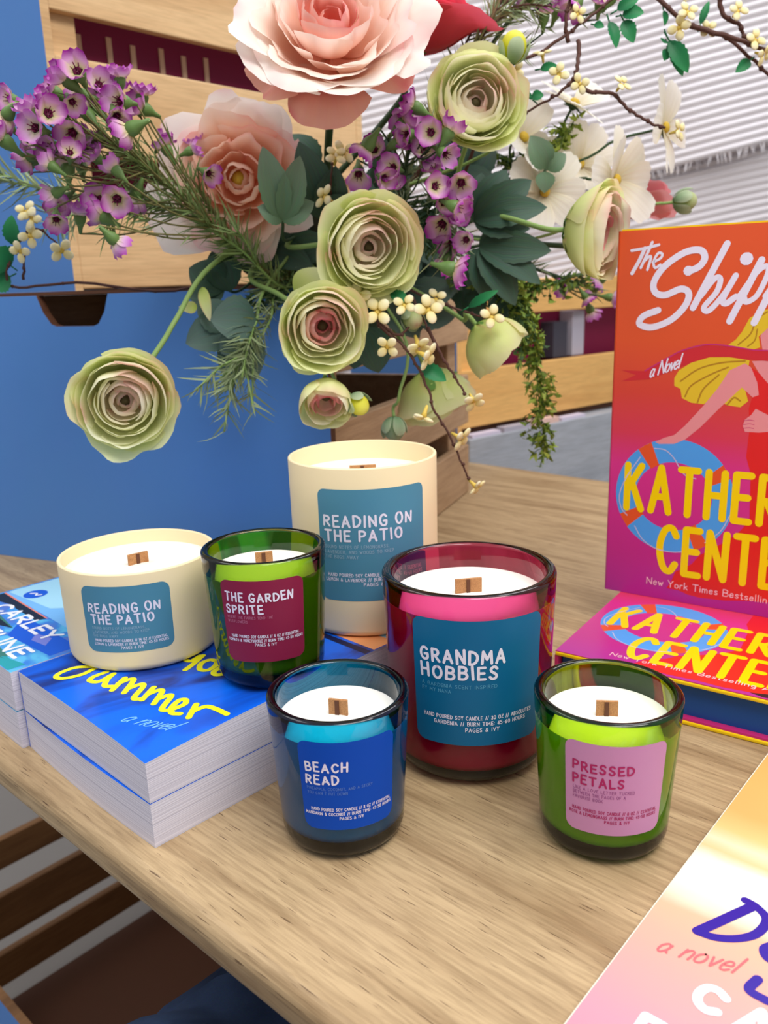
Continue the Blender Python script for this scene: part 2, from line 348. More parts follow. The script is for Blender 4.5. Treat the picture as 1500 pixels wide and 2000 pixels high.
def stroke(mb, P, wd, mp, m=0, maxseg=2.0, lay=0.0):
    """round-ended brush stroke of width wd along 2-D points, laid on a surface by mp(x, y, height)"""
    Q = [P[0]]
    for a, b in zip(P, P[1:]):
        L = math.hypot(b[0] - a[0], b[1] - a[1]); k = max(1, int(math.ceil(L / maxseg)))
        for i in range(1, k + 1): Q.append((a[0] + (b[0] - a[0]) * i / k, a[1] + (b[1] - a[1]) * i / k))
    Q = [q for i, q in enumerate(Q) if i == 0 or math.hypot(q[0] - Q[i - 1][0], q[1] - Q[i - 1][1]) > 1e-5]
    h = wd / 2; LAYER[0] += 1; z = lay + (LAYER[0] % 17) * 0.006
    def disk(c, n=10):
        ids = [mb.add(mp(c[0] + h * math.cos(2 * PI * k / n), c[1] + h * math.sin(2 * PI * k / n), z + 0.003)) for k in range(n)]; mb.face(ids, m)
    if len(Q) == 1: disk(Q[0]); return
    disk(Q[0]); disk(Q[-1]); pr = None
    for i, q in enumerate(Q):
        a = Q[max(i - 1, 0)]; b = Q[min(i + 1, len(Q) - 1)]
        dx, dy = b[0] - a[0], b[1] - a[1]; L = math.hypot(dx, dy) or 1
        if 0 < i < len(Q) - 1:
            d1 = (q[0] - a[0], q[1] - a[1]); d2 = (b[0] - q[0], b[1] - q[1])
            cs = (d1[0] * d2[0] + d1[1] * d2[1]) / ((math.hypot(*d1) * math.hypot(*d2)) or 1)
            if cs < 0.8:
                L1 = math.hypot(*d1); nx, ny = -d1[1] / L1 * h, d1[0] / L1 * h
                A = mb.add(mp(q[0] + nx, q[1] + ny, z)); B = mb.add(mp(q[0] - nx, q[1] - ny, z))
                mb.face([pr[0], pr[1], B, A], m); disk(q)
                z += 0.007; L2 = math.hypot(*d2); nx, ny = -d2[1] / L2 * h, d2[0] / L2 * h
                pr = (mb.add(mp(q[0] + nx, q[1] + ny, z)), mb.add(mp(q[0] - nx, q[1] - ny, z))); continue
        nx, ny = -dy / L * h, dx / L * h
        A = mb.add(mp(q[0] + nx, q[1] + ny, z)); B = mb.add(mp(q[0] - nx, q[1] - ny, z))
        if pr: mb.face([pr[0], pr[1], B, A], m)
        pr = (A, B)
def text(mb, s, x, y, h, mp, wd, m=0, ws=1.0, gap=22.0, slant=0.0, jit=0.0, lay=0.0, width=None, rise=0.0, space=48.0):
    rnd = random.Random(s); k = h / 100.0
    tot = sum((GLYPH[c][0] * ws + gap) if c in GLYPH else space * ws for c in s) - gap
    if width: ws_all = width / (tot * k)
    else: ws_all = 1.0
    cx = 0.0
    for c in s:
        if c not in GLYPH: cx += space * ws * k * ws_all; continue
        w_, st = GLYPH[c]; jr = rnd.uniform(-jit, jit); jy = rnd.uniform(-jit, jit) * 30; js = 1 + rnd.uniform(-jit, jit) * 0.5
        for P in st:
            Q = []
            for px, py in P:
                gx, gy = px * ws, py * js
                gx2 = gx - jr * (gy - 50) * 0.5; gy2 = gy + jr * (gx - w_ / 2) * 0.5 + jy
                X = cx + (gx2 + slant * gy2) * k * ws_all; Q.append((x + X, y + gy2 * k + rise * X))
            stroke(mb, Q, wd, mp, m, max(h * 0.25, 0.6), lay)
        cx += (w_ * ws + gap) * k * ws_all
    return cx
def poly(mb, P, mp, lay, m=0):
    ids = [mb.add(mp(x, y, lay)) for x, y in P]; mb.face(ids, m)

# ------------------------------------------------------------------ the setting: floor, back wall
T_ = V(math.cos(math.radians(EDGE)), math.sin(math.radians(EDGE)), 0); N_ = V(-T_.y, T_.x, 0)
def tn(t, n, z): return T_ * t + N_ * n + V(0, 0, z)
FLOOR = -735.0
M['carpet'] = plain('grey_carpet', (150, 146, 142), 0.95, 0.1, bump=(350.0, 0.5)); M['wall'] = plain('pale_wall', (205, 200, 200), 0.8, 0.2)
mb = MB(); mb.box((-2600, -1500, FLOOR - 20), (5200, 0, 0), (0, 3600, 0), (0, 0, 20)); tag(mb.build('floor', M['carpet'], smooth=False), kind='structure')
mb = MB(); mb.box((-2600, 1990, FLOOR), (5200, 0, 0), (0, 40, 0), (0, 0, 2600)); tag(mb.build('wall_back', M['wall'], smooth=False), kind='structure')

# ------------------------------------------------------------------ table
TB = thing('table', 'light oak table with rounded front edge carrying the candles and books', 'table', tn(0, 580, FLOOR))
mb = MB(); r = 8.0; prof = []
for k in range(7): a = PI / 2 + PI / 2 * k / 6; prof.append((r + r * math.cos(a), -r + r * math.sin(a)))
for k in range(7): a = PI + PI / 2 * k / 6; prof.append((r + r * math.cos(a), -18 + r + r * math.sin(a) - 4))
prof = [(990 - 165, 0)] + prof + [(990 - 165, -22)]
A = [mb.add(tn(-900, 165 + n, z)) for n, z in prof]; B = [mb.add(tn(760, 165 + n, z)) for n, z in prof]
for i in range(len(prof)):
    j = (i + 1) % len(prof); mb.face([A[i], A[j], B[j], B[i]])
mb.face(list(reversed(A))); mb.face(B)
mb.build('tabletop', M['table'], TB, smooth=False)
mb = MB(); mb.box(tn(-840, 640, -100), T_ * 1540, N_ * 24, V(0, 0, 77.9)); mb.build('apron', M['table'], TB, smooth=False)
for t, n in ((-860, 660), (700, 660), (-860, 930), (700, 930)):
    mb = MB(); mb.box(tn(t, n, FLOOR), T_ * 50, N_ * 50, V(0, 0, -FLOOR - 22.1)); mb.build('leg', M['table'], TB, smooth=False, bevel=3)

# ------------------------------------------------------------------ crates: slatted wooden sides with a blue front panel
def crate(name, label, O, ang, L, W, zs, base, top, pine, notch=None, lid=False, liner=None, group='slatted crates with blue front panels', mirror=False):
    e1 = V(math.cos(math.radians(ang)), math.sin(math.radians(ang)), 0); e2 = V(-e1.y, e1.x, 0) * (-1 if mirror else 1); O = Vector(O)
    P = lambda a, b, z: O + e1 * a + e2 * b + V(0, 0, z)
    root = thing(name, label, 'crate', P(L / 2, W / 2, base), group)
    th = 12.0
    # blue front panel with a hand hole
    mb = MB(); out = [(0, base), (W, base), (W, top)]
    if notch:
        a, b, dz = notch; out += [(b, top), (b - 6, top - dz * .55), (b - 14, top - dz + 2), (b - 20, top - dz), (a + 20, top - dz), (a + 14, top - dz + 2), (a + 6, top - dz * .55), (a, top)]
    out += [(0, top)]
    F0 = [mb.add(P(0, b, z)) for b, z in out]; F1 = [mb.add(P(-9, b, z)) for b, z in out]
    mb.face(F0, 1); mb.face(list(reversed(F1)))
    for i in range(len(out)): j = (i + 1) % len(out); mb.face([F0[i], F1[i], F1[j], F0[j]], 1)
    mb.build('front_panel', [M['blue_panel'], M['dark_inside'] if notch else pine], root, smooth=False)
    # two slatted sides
    for b0 in (0, W - th):
        for z0, z1 in zs:
            mb = MB(); mb.box(P(0.2, b0, z0), e1 * (L - 0.4), e2 * th, V(0, 0, z1 - z0)); mb.build('slat', pine, root, smooth=False, bevel=1.5)
    for a0 in (3, L - 33):
        for b0 in (th + .1, W - th - 30.1):
            mb = MB(); mb.box(P(a0, b0, base + 8), e1 * 30, e2 * 30, V(0, 0, top - base - 10)); mb.build('corner_post', pine, root, smooth=False, bevel=1.5)
    for z0, z1 in zs:
        mb = MB(); mb.box(P(L, 0, z0), e1 * th, e2 * W, V(0, 0, z1 - z0)); mb.build('back_slat', pine, root, smooth=False, bevel=1.5)
    mb = MB(); mb.box(P(1, th + .1, base + .3), e1 * (L - 2), e2 * (W - 2 * th - .2), V(0, 0, 7)); mb.build('bottom_board', M['dark_inside'], root, smooth=False)
    if lid:
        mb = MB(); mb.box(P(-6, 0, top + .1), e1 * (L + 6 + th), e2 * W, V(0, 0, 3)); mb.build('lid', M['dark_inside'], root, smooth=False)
    if liner:
        mb = MB(); mb.box(P(36, th + 34, base + 8), e1 * (L - 72), e2 * 4, V(0, 0, top - base - 14)); ln = mb.build('lining_board', liner, root, smooth=False)
        return root, P, ln, e1, e2
    return root, P, None, e1, e2
B_TOP = 262.0
crate('display_crate', 'low slatted wooden crate whose blue front has a dark hand hole, standing on the table', (-38.5, 694, 0), 67, 370, 512,
      [(0.5, 62), (90, 150), (192, 261.5)], 0.3, B_TOP, M['pine_B'], notch=(214, 297, 28), lid=True)
rA, PA, lnA, a1, a2 = crate('display_crate', 'tall pale pine crate stacked on the lower blue crate, burgundy showing between its slats', (-301, 891, 0), 48.5, 425, 232,
      [(267, 358), (397, 485), (524, 614)], 265.5, 616, M['pine_A'], liner=M['burgundy'])
for k, (px, py) in enumerate([(156, 105), (216, 117), (262, 125), (318, 138), (361, 146), (405, 155)]):
    q = at(px, py, 940); a = (q - V(-301, 891, 0)).dot(a1)
    for it in range(12):
        Y = (V(-301, 891, 0) + a1 * a + a2 * 45).y; q = at(px, py, Y); a = (q - V(-301, 891, 0)).dot(a1)
    mb = MB(); mb.box(PA(a - 3, 44.5, 430), a1 * 6, a2 * 1.4, V(0, 0, 90 + (k % 2) * 3)); mb.build('tan_bar', M['tan'], rA, smooth=False)
e = math.radians(39); pd = V(math.cos(e), math.sin(e), 0); pb = V(-pd.y, pd.x, 0); P0 = V(131, 1229, 0)
M['laminate'] = wood('grey_laminate', (176, 180, 188), (158, 163, 172), (140, 144, 152), 39, 0.7, 0.5, 0.2)
mb = MB(); mb.box(P0 + V(0, 0, FLOOR), pd * 800, pb * 330, V(0, 0, 33 - FLOOR)); tag(mb.build('display_plinth', M['laminate'], smooth=False, bevel=2), 'grey laminate plinth behind the table carrying the rear crate', 'plinth')
rC, PC, lnC, c1, c2 = crate('display_crate', 'blurred golden pine crate on the grey plinth behind the orange standing book', P0 + pd * 6 + pb * 22, 39, 520, 260,
      [(45, 132), (210, 262)], 33.6, 264, M['pine_C'], liner=M['burgundy'])
M['charcoal'] = plain('charcoal_card', (62, 60, 72), 0.6); M['greycard'] = plain('grey_card', (176, 172, 186), 0.6); M['lilac_pages'] = plain('lilac_white_paper', (214, 206, 226), 0.7)
# small cartons in the rear crate and leaflets along its foot
q = at(1128, 640, 1390); a = (q - (P0 + pd * 6 + pb * 22)).dot(c1)
mb = MB(); mb.box(PC(a - 17, 16, 133), c1 * 36, c2 * 28, V(0, 0, 58)); tag(mb.build('carton', M['charcoal'], smooth=False, bevel=1), 'small charcoal carton in the gap of the rear golden crate', 'carton', 'cartons in the rear crate')
mb = MB(); mb.box(PC(a + 32, 16, 133), c1 * 32, c2 * 28, V(0, 0, 74)); tag(mb.build('carton', M['greycard'], smooth=False, bevel=1), 'taller grey carton beside the charcoal one in the rear crate', 'carton', 'cartons in the rear crate')
for k in range(4):
    mb = MB(); o = P0 + pd * (8 + 70 * k) + pb * 2 + V(0, 0, 33.2); mb.box(o, pd * 62, pb * 16, V(0, 0, 5 + 2 * (k % 3)))
    tag(mb.build('leaflet_pile', [M['lilac_pages'], M['greycard'], plain('peach_paper', (226, 190, 178), .7), M['lilac_pages']][k], smooth=False), ['lilac white leaflet pile at the left end of the plinth edge', 'grey leaflet pile on the plinth, second from the left', 'peach leaflet pile on the plinth, third from the left', 'pale leaflet pile on the plinth nearest the standing book'][k], 'leaflets', 'leaflet piles along the plinth edge')
# crate on the floor under the table's front edge
O4 = tn(-1100, 258, 0)
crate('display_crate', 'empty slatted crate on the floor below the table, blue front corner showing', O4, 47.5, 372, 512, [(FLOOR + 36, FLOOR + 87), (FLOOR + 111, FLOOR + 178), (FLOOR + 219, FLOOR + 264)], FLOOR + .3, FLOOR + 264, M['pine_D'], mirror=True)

# ------------------------------------------------------------------ ribbed cloths hanging at the back
M['cloth'] = plain('ribbed_cotton', (232, 228, 232), 0.9, 0.1, bump=(500.0, 0.3))
def cloth(name, label, x0, x1, ztop, zbot, tilt, Y, fringe):
    root = thing(name, label, 'blanket', (0.5 * (x0 + x1), Y, zbot), 'ribbed blankets hanging behind the flowers')
    mb = MB(); pitch = 14.0; rows = int((ztop - zbot) / pitch * 6)
    def fn(u, v):
        x = x0 + (x1 - x0) * u; d = (ztop - zbot) * (1 - v); ph = (d / pitch) % 1.0
        z = zbot + d + tilt * (x - x0) + 3 * math.sin(x * 0.009 + d * 0.004)
        y = Y - 7.0 * (abs(math.sin(PI * ph)) ** 0.75) - 10 * math.sin(x * 0.009 + 1) - 4 * math.sin(x * .021 + d * .01)
        return (x, y, z)
    mb.grid(fn, 40, rows); mb.build('cloth', M['cloth'], root)
    if fringe:
        mb = MB()
        for k in range(220):
            x = x0 + (x1 - x0) * (k + random.random()) / 220; p = Vector(fn((x - x0) / (x1 - x0), 1.0)) + V(0, -2, 2)
            mb.blade(p, p + V(random.uniform(-6, 6), random.uniform(-4, 0), -random.uniform(14, 24)), 2.4, 1)
        tag(mb.build('fringe', M['cloth'], root), kind='stuff')
cloth('hanging_blanket', 'upper white ribbed blanket with fringed lower edge hanging at the back', -250, 980, 880, 306, 0.19, 1745, True)
cloth('hanging_blanket', 'lower white ribbed blanket hanging under the fringed one at the back', -250, 980, 460, -30, 0.17, 1790, False)

# ------------------------------------------------------------------ candles
def on_wall(c, R, h, Rb, rd, z0):
    def mp(x, y, lay):
        r_ = (Rb + (R - Rb) * (y - rd) / (h - rd)) + lay
        a0 = math.atan2(-c[1], -c[0]); a = a0 + x / (0.5 * (R + Rb)); return V(c[0] + r_ * math.cos(a), c[1] + r_ * math.sin(a), z0 + y)
    return mp
def label_patch(mb, x0, x1, y0, y1, rc, mp, lay):
    ys = [y0 + rc * (1 - math.cos(PI / 2 * k / 6)) for k in range(7)] + [y0 + rc + (y1 - y0 - 2 * rc) * k / 8 for k in range(1, 8)] + [y1 - rc + rc * math.sin(PI / 2 * k / 6) for k in range(7)]
    pr = None
    for y in ys:
        d = max(0.0, (y0 + rc) - y, y - (y1 - rc)); ins = rc - math.sqrt(max(rc * rc - d * d, 0)); xa, xb = x0 + ins, x1 - ins
        row = [mb.add(mp(xa + (xb - xa) * k / 24, y, lay)) for k in range(25)]
        if pr:
            for k in range(24): mb.face([pr[k], pr[k + 1], row[k + 1], row[k]])
        pr = row
def wick(root, c, z, wdt, hgt, ang, thk=1.6):
    ex = V(math.cos(ang), math.sin(ang), 0); ey = V(-ex.y, ex.x, 0); o = V(c[0], c[1], z)
    mb = MB(); mb.box(o - ex * wdt / 2 - ey * thk / 2, ex * wdt, ey * thk, V(0, 0, hgt)); wk = mb.build('wick', M['wick'], root, smooth=False, bevel=.15)
    mb = MB(); mb.box(o - ex * 1.3 - ey * (thk / 2 + .7), ex * 2.0, ey * .68, V(0, 0, hgt - .3)); mb.build('wick_strip', M['wick_dark'], wk, smooth=False)
def candle(label, c, z0, R, h, Rb, rd, gm, wall, waxf, lab, titles, small, foot, papers, wk, cer=False, cat='candle', floor_t=8.0, notch=None):
    root = thing('candle', label, cat, (c[0], c[1], z0), 'scented candles on the display')
    Rz = lambda z: Rb + (R - Rb) * (z - rd) / (h - rd)
    prof = [(0, 0.6), (Rb - rd - 3, 0.6), (Rb - rd, 0.0)]
    for k in range(1, 9): a = PI / 2 * k / 8; prof.append((Rb - rd + rd * math.sin(a), rd * (1 - math.cos(a))))
    rr = wall / 2
    for z in (h * .3, h * .5, h * .75): prof.append((Rz(z), z))
    for k in range(0, 9): a = PI * k / 8; prof.append((R - rr + rr * math.cos(a), h - rr * .8 + rr * .8 * math.sin(a)))
    ri = lambda z: Rz(z) - wall
    for z in (h * .75, h * .5, h * .3): prof.append((ri(z), z))
    fr = min(rd, 6.0)
    for k in range(0, 7): a = PI / 2 * k / 6; prof.append((ri(floor_t + fr) - fr + fr * math.cos(a), floor_t + fr - fr * math.sin(a)))
    prof.append((0, floor_t))
    mb = MB(); mb.lathe(prof, (c[0], c[1], z0 + .02), 96); mb.build('jar', gm, root)
    # wax filling
    zw = h * waxf; g = -0.12; pr = [(0, floor_t + g)]
    for k in range(6, -1, -1): a = PI / 2 * k / 6; pr.append((ri(floor_t + fr) - fr + (fr - g) * math.cos(a), floor_t + fr - (fr - g) * math.sin(a)))
    for z in (h * .3, h * .5, zw): pr.append((ri(z) - g, z))
    pr += [(ri(zw) - g - .3, zw + .05), (ri(zw) - 1.2, zw - .5), (ri(zw) - 4, zw - .9), (R * .45, zw - .7), (5, zw - .4), (0, zw)]
    mb = MB(); mb.lathe(pr, (c[0], c[1], z0 + .02), 72); wx = mb.build('wax', M['wax'], root)
    wick(root, c, z0 + zw - 1.2, wk[0], wk[1], math.atan2(-c[1], -c[0]) + PI / 2 + wk[2])
    mp = on_wall(c, R, h, Rb, rd, z0)
    x0, x1, y0, y1, rc = lab
    mb = MB(); label_patch(mb, x0, x1, y0, y1, rc, mp, 0.12); lb = mb.build('paper_label', papers[0], root)
    mb = MB()
    for s, x, y, hh, wd in titles: text(mb, s, x, y, hh, mp, hh * .21, 0, gap=44, jit=.14, width=wd, lay=.22, space=60)
    mb.build('title_lettering', papers[1], lb)
    mb = MB()
    for s, x, y, hh, wd in small: text(mb, s, x, y, hh, mp, hh * .14, 0, gap=36, jit=.08, width=wd, lay=.2, space=70)
    mb.build('scent_lettering', papers[2], lb)
    mb = MB()
    for s, x, y, hh, wd in foot: text(mb, s, x, y, hh, mp, hh * .17, 0, gap=36, jit=.08, width=wd, lay=.2, space=70)
    mb.build('foot_lettering', papers[3], lb)
    return root
HB = 50.4
TUM = (34.4, 75.5, 30.6, 8.4)
candle('lime green glass candle with pink paper label, nearest the pink sunset paperback', (102.66, 356.55), 0, *TUM, M['g_lime'], 4.4, .82, (-17.7, 29, 18, 65, 4.5),
       [('PRESSED', -13.7, 50.4, 4.3, 26.3), ('PETALS', -13.7, 43.5, 4.3, 22.2)],
       [('LIKE A LOVE LETTER TUCKED', -13.7, 40.2, 1.5, 27.5), ('BETWEEN THE PAGES OF A', -13.7, 37.8, 1.5, 23.5), ('FAVORITE BOOK', -13.7, 35.4, 1.5, 13.5)],
       [('HAND POURED SOY CANDLE // 8 OZ // ESSENTIAL', -14, 29.2, 1.5, 40), ('ROSE & LEMONGRASS // BURN TIME: 45-50 HOURS', -15.5, 26.8, 1.5, 41.5), ('PAGES & IVY', 1, 24.4, 1.5, 11.5)],
       (M['paper_pink'], M['ink_wine'], M['ink_mauve'], M['ink_wine']), (10.2, 8.5, .15))
candle('blue glass candle with blue paper label, beside the front book stack', (-25.4, 366.46), 0, *TUM, M['g_blue'], 4.4, .82, (-20, 26.5, 19, 66, 4.5),
       [('BEACH', -16.6, 50.6, 4.4, 19.2), ('READ', -16.8, 43.9, 4.4, 15)],
       [('PINEAPPLE, COCONUT, AND A STORY', -16.8, 40.7, 1.4, 31), ('YOU CAN T PUT DOWN', -16.8, 38.3, 1.4, 19)],
       [('HAND POURED SOY CANDLE // 8 OZ // ESSENTIAL', -15.5, 29.4, 1.5, 40), ('MANDARIN & COCONUT // BURN TIME: 45-50 HOURS', -18.5, 27.0, 1.5, 43.5), ('PAGES & IVY', -2, 24.6, 1.5, 11.5)],
       (M['paper_blue'], M['ink_white'], M['ink_softblue'], M['ink_white']), (9.6, 8.8, -.35))
candle('green glass candle with wine red label, standing on the blue paperback', (-67.62, 442.26), HB, *TUM, M['g_green'], 4.4, .83, (-25.5, 20, 19, 66, 4.5),
       [('THE GARDEN', -22.6, 54.3, 4.5, 36), ('SPRITE', -22.8, 47.6, 4.5, 20)],
       [('WHERE THE FAIRIES TEND THE', -22.8, 44.4, 1.4, 25), ('WILDFLOWERS', -22.8, 42, 1.4, 11.5)],
       [('HAND POURED SOY CANDLE // 8 OZ // ESSENTIAL', -21.5, 33.4, 1.5, 38), ('TOMATO & HONEYSUCKLE // BURN TIME: 45-50 HOURS', -23.8, 31, 1.5, 42.5), ('PAGES & IVY', -8.2, 28.6, 1.5, 11.5)],
       (M['paper_wine'], M['ink_white'], M['ink_softrose'], M['ink_white']), (9.6, 9.5, .1))
candle('largest glass candle, plum red with petrol blue label, standing on the table', (45.48, 435.75), 0, 47.95, 111.3, 44.8, 12, M['g_plum'], 5.6, .865, (-30.4, 41.8, 27, 98.4, 5.5),
       [('GRANDMA', -25.6, 74.8, 7, 44), ('HOBBIES', -25.5, 65.8, 7, 40)],
       [('A GARDENIA SCENT INSPIRED', -25.5, 60.6, 1.9, 40), ('BY MY NANA', -25.5, 57.4, 1.9, 16)],
       [('HAND POURED SOY CANDLE // 30 OZ // ABSOLUTES', -25, 42.4, 2.1, 61), ('GARDENIA // BURN TIME: 45-60 HOURS', -19, 39, 2.1, 51), ('PAGES & IVY', -2, 35.4, 2.1, 18)],
       (M['paper_petrol'], M['ink_white'], M['ink_softpetrol'], M['ink_white']), (15, 9, .25))
candle('short wide cream ceramic candle with teal label, standing on the blue and cyan books', (-151.75, 487.76), HB, 46.42, 60.55, 45.65, 5, M['cream'], 2.4, .86, (-36.3, 15.5, 13.4, 53.6, 5),
       [('READING ON', -32.2, 38.0, 5, 41), ('THE PATIO', -31.2, 31.3, 5, 36)],
       [('SOUND NOTES OF LEMONGRASS,', -31.5, 27.6, 1.5, 31), ('LAVENDER, AND WOODS TO KEEP', -31.5, 25.2, 1.5, 33), ('THE BUGS AWAY', -31.5, 22.8, 1.5, 15.5)],
       [('HAND POURED SOY CANDLE // 14 OZ // ESSENTIAL', -30.5, 20.0, 1.5, 42), ('LEMON & LAVENDER // BURN TIME: 45-50 HOURS', -31, 17.8, 1.5, 43), ('PAGES & IVY', -15, 15.6, 1.5, 12.5)],
       (M['paper_teal'], M['ink_white'], M['ink_soft'], M['ink_white']), (12.6, 7.5, .35), floor_t=4)
candle('tall cream ceramic candle with teal label at the back of the group', (-12.77, 527.35), HB, 47.68, 108.1, 47.1, 5, M['cream'], 2.4, .88, (-29.6, 40.6, 24.8, 95.4, 4.5),
       [('READING ON', -25.6, 72.6, 6.4, 55.5), ('THE PATIO', -25.2, 63.6, 6.4, 48)],
       [('SOUND NOTES OF LEMONGRASS,', -25.8, 58.6, 2.0, 40), ('LAVENDER, AND WOODS TO KEEP', -25.8, 55.4, 2.0, 43), ('THE BUGS AWAY', -25.8, 52.2, 2.0, 21)],
       [('HAND POURED SOY CANDLE // 30 OZ // ESSENTIAL', -24.5, 40.6, 2.0, 60), ('LEMON & LAVENDER // BURN TIME: 45-60 HOURS', -26, 37.6, 2.0, 62), ('PAGES & IVY', -2, 34.6, 2.0, 18)],
       (M['paper_teal'], M['ink_white'], M['ink_soft'], M['ink_white']), (17, 6.2, .05), floor_t=4)

# ------------------------------------------------------------------ books
M['pages'] = pages_mat('page_edges', (228, 224, 236), (194, 190, 206))
M['white_card'] = plain('white_card', (222, 224, 240), 0.6)
def frame2(O, ang):
    ex = V(math.cos(math.radians(ang)), math.sin(math.radians(ang)), 0); ey = V(-ex.y, ex.x, 0); O = Vector(O)
    return ex, ey, lambda x, y, z=0: O + ex * x + ey * y + V(0, 0, z)
def paperback(label, O, ang, W, L, z0, z1, cover_top, edge_mat, group, dip=0.0, art=None, bulge=0.0):
    """lying paperback: tail edge along local x, fore edge at x = W"""
    ex, ey, P = frame2((O[0], O[1], 0), ang)
    root = thing('paperback_book', label, 'book', P(W / 2, L / 2, z0), group)
    def sag(x, y): # covers settle a little towards the handled front corner
        a = max(0.0, x / W - .35) / .65; b = max(0.0, 1 - y / (L * .45)); return -dip * a * a * b * b
    ct = 0.45; nx, ny = 24, 24
    def slab(name, mat, za, zb, inset, follow_top, follow_bot):
        mb = MB()
        fx = lambda u: inset + (W - 2 * inset) * u
        bl = lambda u, v: V(0, 0, 0) - ey * (bulge * math.sin(PI * u) * (1 - v) ** 6)
        mb.grid(lambda u, v: P(fx(u), inset + (L - 2 * inset) * v, zb + (sag(fx(u), L * v) if follow_top else 0)) + bl(u, v), nx, ny)
        mb.grid(lambda u, v: P(fx(u), inset + (L - 2 * inset) * v, za + (sag(fx(u), L * v) if follow_bot else 0)) + bl(u, v), nx, ny, flip=True)
        for side in range(4):
            def fs(u, v, side=side):
                a, b = ((u, 0), (1, u), (1 - u, 1), (0, 1 - u))[side]
                x, y = fx(a), inset + (L - 2 * inset) * b; s_ = sag(x, L * b)
                z = (za + (s_ if follow_bot else 0)) * (1 - v) + (zb + (s_ if follow_top else 0)) * v
                return P(x, y, z) + bl(a, b)
            mb.grid(fs, nx, 2, 1)
        return mb.build(name, mat, root, smooth=False)
    slab('page_block', [M['pages'], M['pages']], z0 + ct, z1 - ct, 0.08, True, False)
    slab('back_cover', [edge_mat, M['white_card']], z0, z0 + ct - .02, 0.12, False, False)
    cv = slab('front_cover', [cover_top, M['white_card']], z1 - ct + .02, z1, 0, True, True)
    mb = MB(); mb.box(P(-.5, 0, z0), ex * .48, ey * L, V(0, 0, z1 - z0)); mb.build('spine', cover_top, root, smooth=False)
    if art:
        art(lambda x, y, lay=0: P(x, y, z1 + sag(x, y) + lay), cv, root)
    return root
M['sea'] = paint_sea('painted_deep_blue_sea', (10, 104, 236), (14, 84, 206), (24, 48, 128), 3.2, (1.4, 1.0, 1))
M['sea_edge'] = plain('royal_blue_card', (20, 58, 190), 0.4)
M['cyan'] = paint_sea('painted_cyan_water', (96, 190, 238), (60, 132, 222), (88, 118, 206), 5.0, (1, 1.6, 1))
M['teal_edge'] = plain('teal_card', (40, 128, 140), 0.4)
INK = {k: plain('ink_' + k, c, .35) for k, c in dict(yellow=(244, 240, 30), white=(238, 240, 250), black=(22, 30, 42), orange=(244, 168, 110), navy=(16, 22, 66), sky=(122, 186, 244), royal=(24, 90, 214), teal=(40, 158, 170), green=(58, 120, 110), lilac=(120, 130, 216), coral=(232, 132, 110), pale=(168, 220, 244)).items()}
def S2(P, mb, wd, mp, m=0, lay=.1, n=5):
    Q = [(p.x, p.y) for p in smooth_path([V(x, y, 0) for x, y in P], n)] if len(P) > 2 else P
    stroke(mb, Q, wd, mp, m, 3.0, lay)
def art_blue(mp, cv, root):
    mb = MB(); ink = [INK['orange'], INK['navy'], INK['coral'], INK['pale']]
    def band(y0, y1, lay, m, xa=1, xb=140):
        mb.grid(lambda u, v: mp(xa + (xb - xa) * u, y0 + (y1 - y0) * v, lay), 20, 6, m)
    band(156, 222, .05, 0); band(148.5, 153.5, .05, 1); band(196, 222, .09, 2); band(173, 179, .09, 3)
    mb.build('cover_picture', ink, cv, smooth=False)
    mb = MB()
    for P in ([(37, 38), (30, 33), (22.2, 25), (21.6, 16), (24.7, 11.4), (30, 13), (33.7, 22.8), (32, 34), (36, 52), (44, 58)],
              [(41.5, 34), (41.6, 25.5), (44.6, 22), (49.8, 24.8), (47, 35.5)], [(47, 35.5), (50.5, 30), (57, 24.5), (61, 27)], [(57, 37), (65.2, 24.6)], [(60.5, 31), (60.9, 38.8), (64.4, 38), (73.2, 27.4)], [(70.5, 32), (71.2, 39.4), (75, 38), (81.2, 29.4), (84, 27.6), (86.5, 30)],
              [(80, 41.8), (88, 29.8)], [(84.8, 36), (85.3, 42.4), (88.7, 41.6), (96.6, 31.8)], [(94, 36.6), (94.5, 42.8), (97.3, 41.8), (104, 32.4), (107, 31.8), (109, 35)],
              [(109.5, 36), (109.6, 42.6), (106, 45.6), (103.9, 43), (107.4, 36), (112.4, 33), (116.4, 35.4)], [(114.6, 46.6), (123, 36.3)], [(119.4, 41), (120.3, 48.4), (126, 50.6), (135.5, 51.4)]):
        S2(P, mb, 3.5, mp, 0)
    for P in ([(57.4, 76.4), (62, 73.5), (67.4, 74.5), (65.5, 82)], [(66.5, 83.5), (72, 73), (75, 65.7)], [(80, 84.5), (75.2, 83), (74.8, 77), (81, 71.6), (85.5, 74), (84, 80.3), (80, 84.5)], [(88, 82), (90, 75), (95, 74), (99, 83)]):
        S2(P, mb, 3.5, mp, 0)
    mb.build('title_lettering', INK['yellow'], cv, smooth=False)
    mb = MB(); text(mb, 'a novel', 98.5, 10.5, 10.5, mp, .8, 0, gap=12, slant=.35, width=26, rise=.44, lay=.1); mb.build('subtitle_lettering', INK['sky'], cv, smooth=False)
gB = 'paperbacks in the stacks under the candles'
paperback('lower blue paperback of the front stack, resting on the oak table', (-218, 450.5), -44.5, 141, 232, 0.1, 24.6, M['sea'], M['sea_edge'], gB, bulge=1.6)
paperback('upper blue paperback of the front stack with yellow brush lettering', (-218, 450.5), -44.5, 141, 232, 25.0, HB - .2, M['sea'], M['sea_edge'], gB, dip=3.2, art=art_blue)
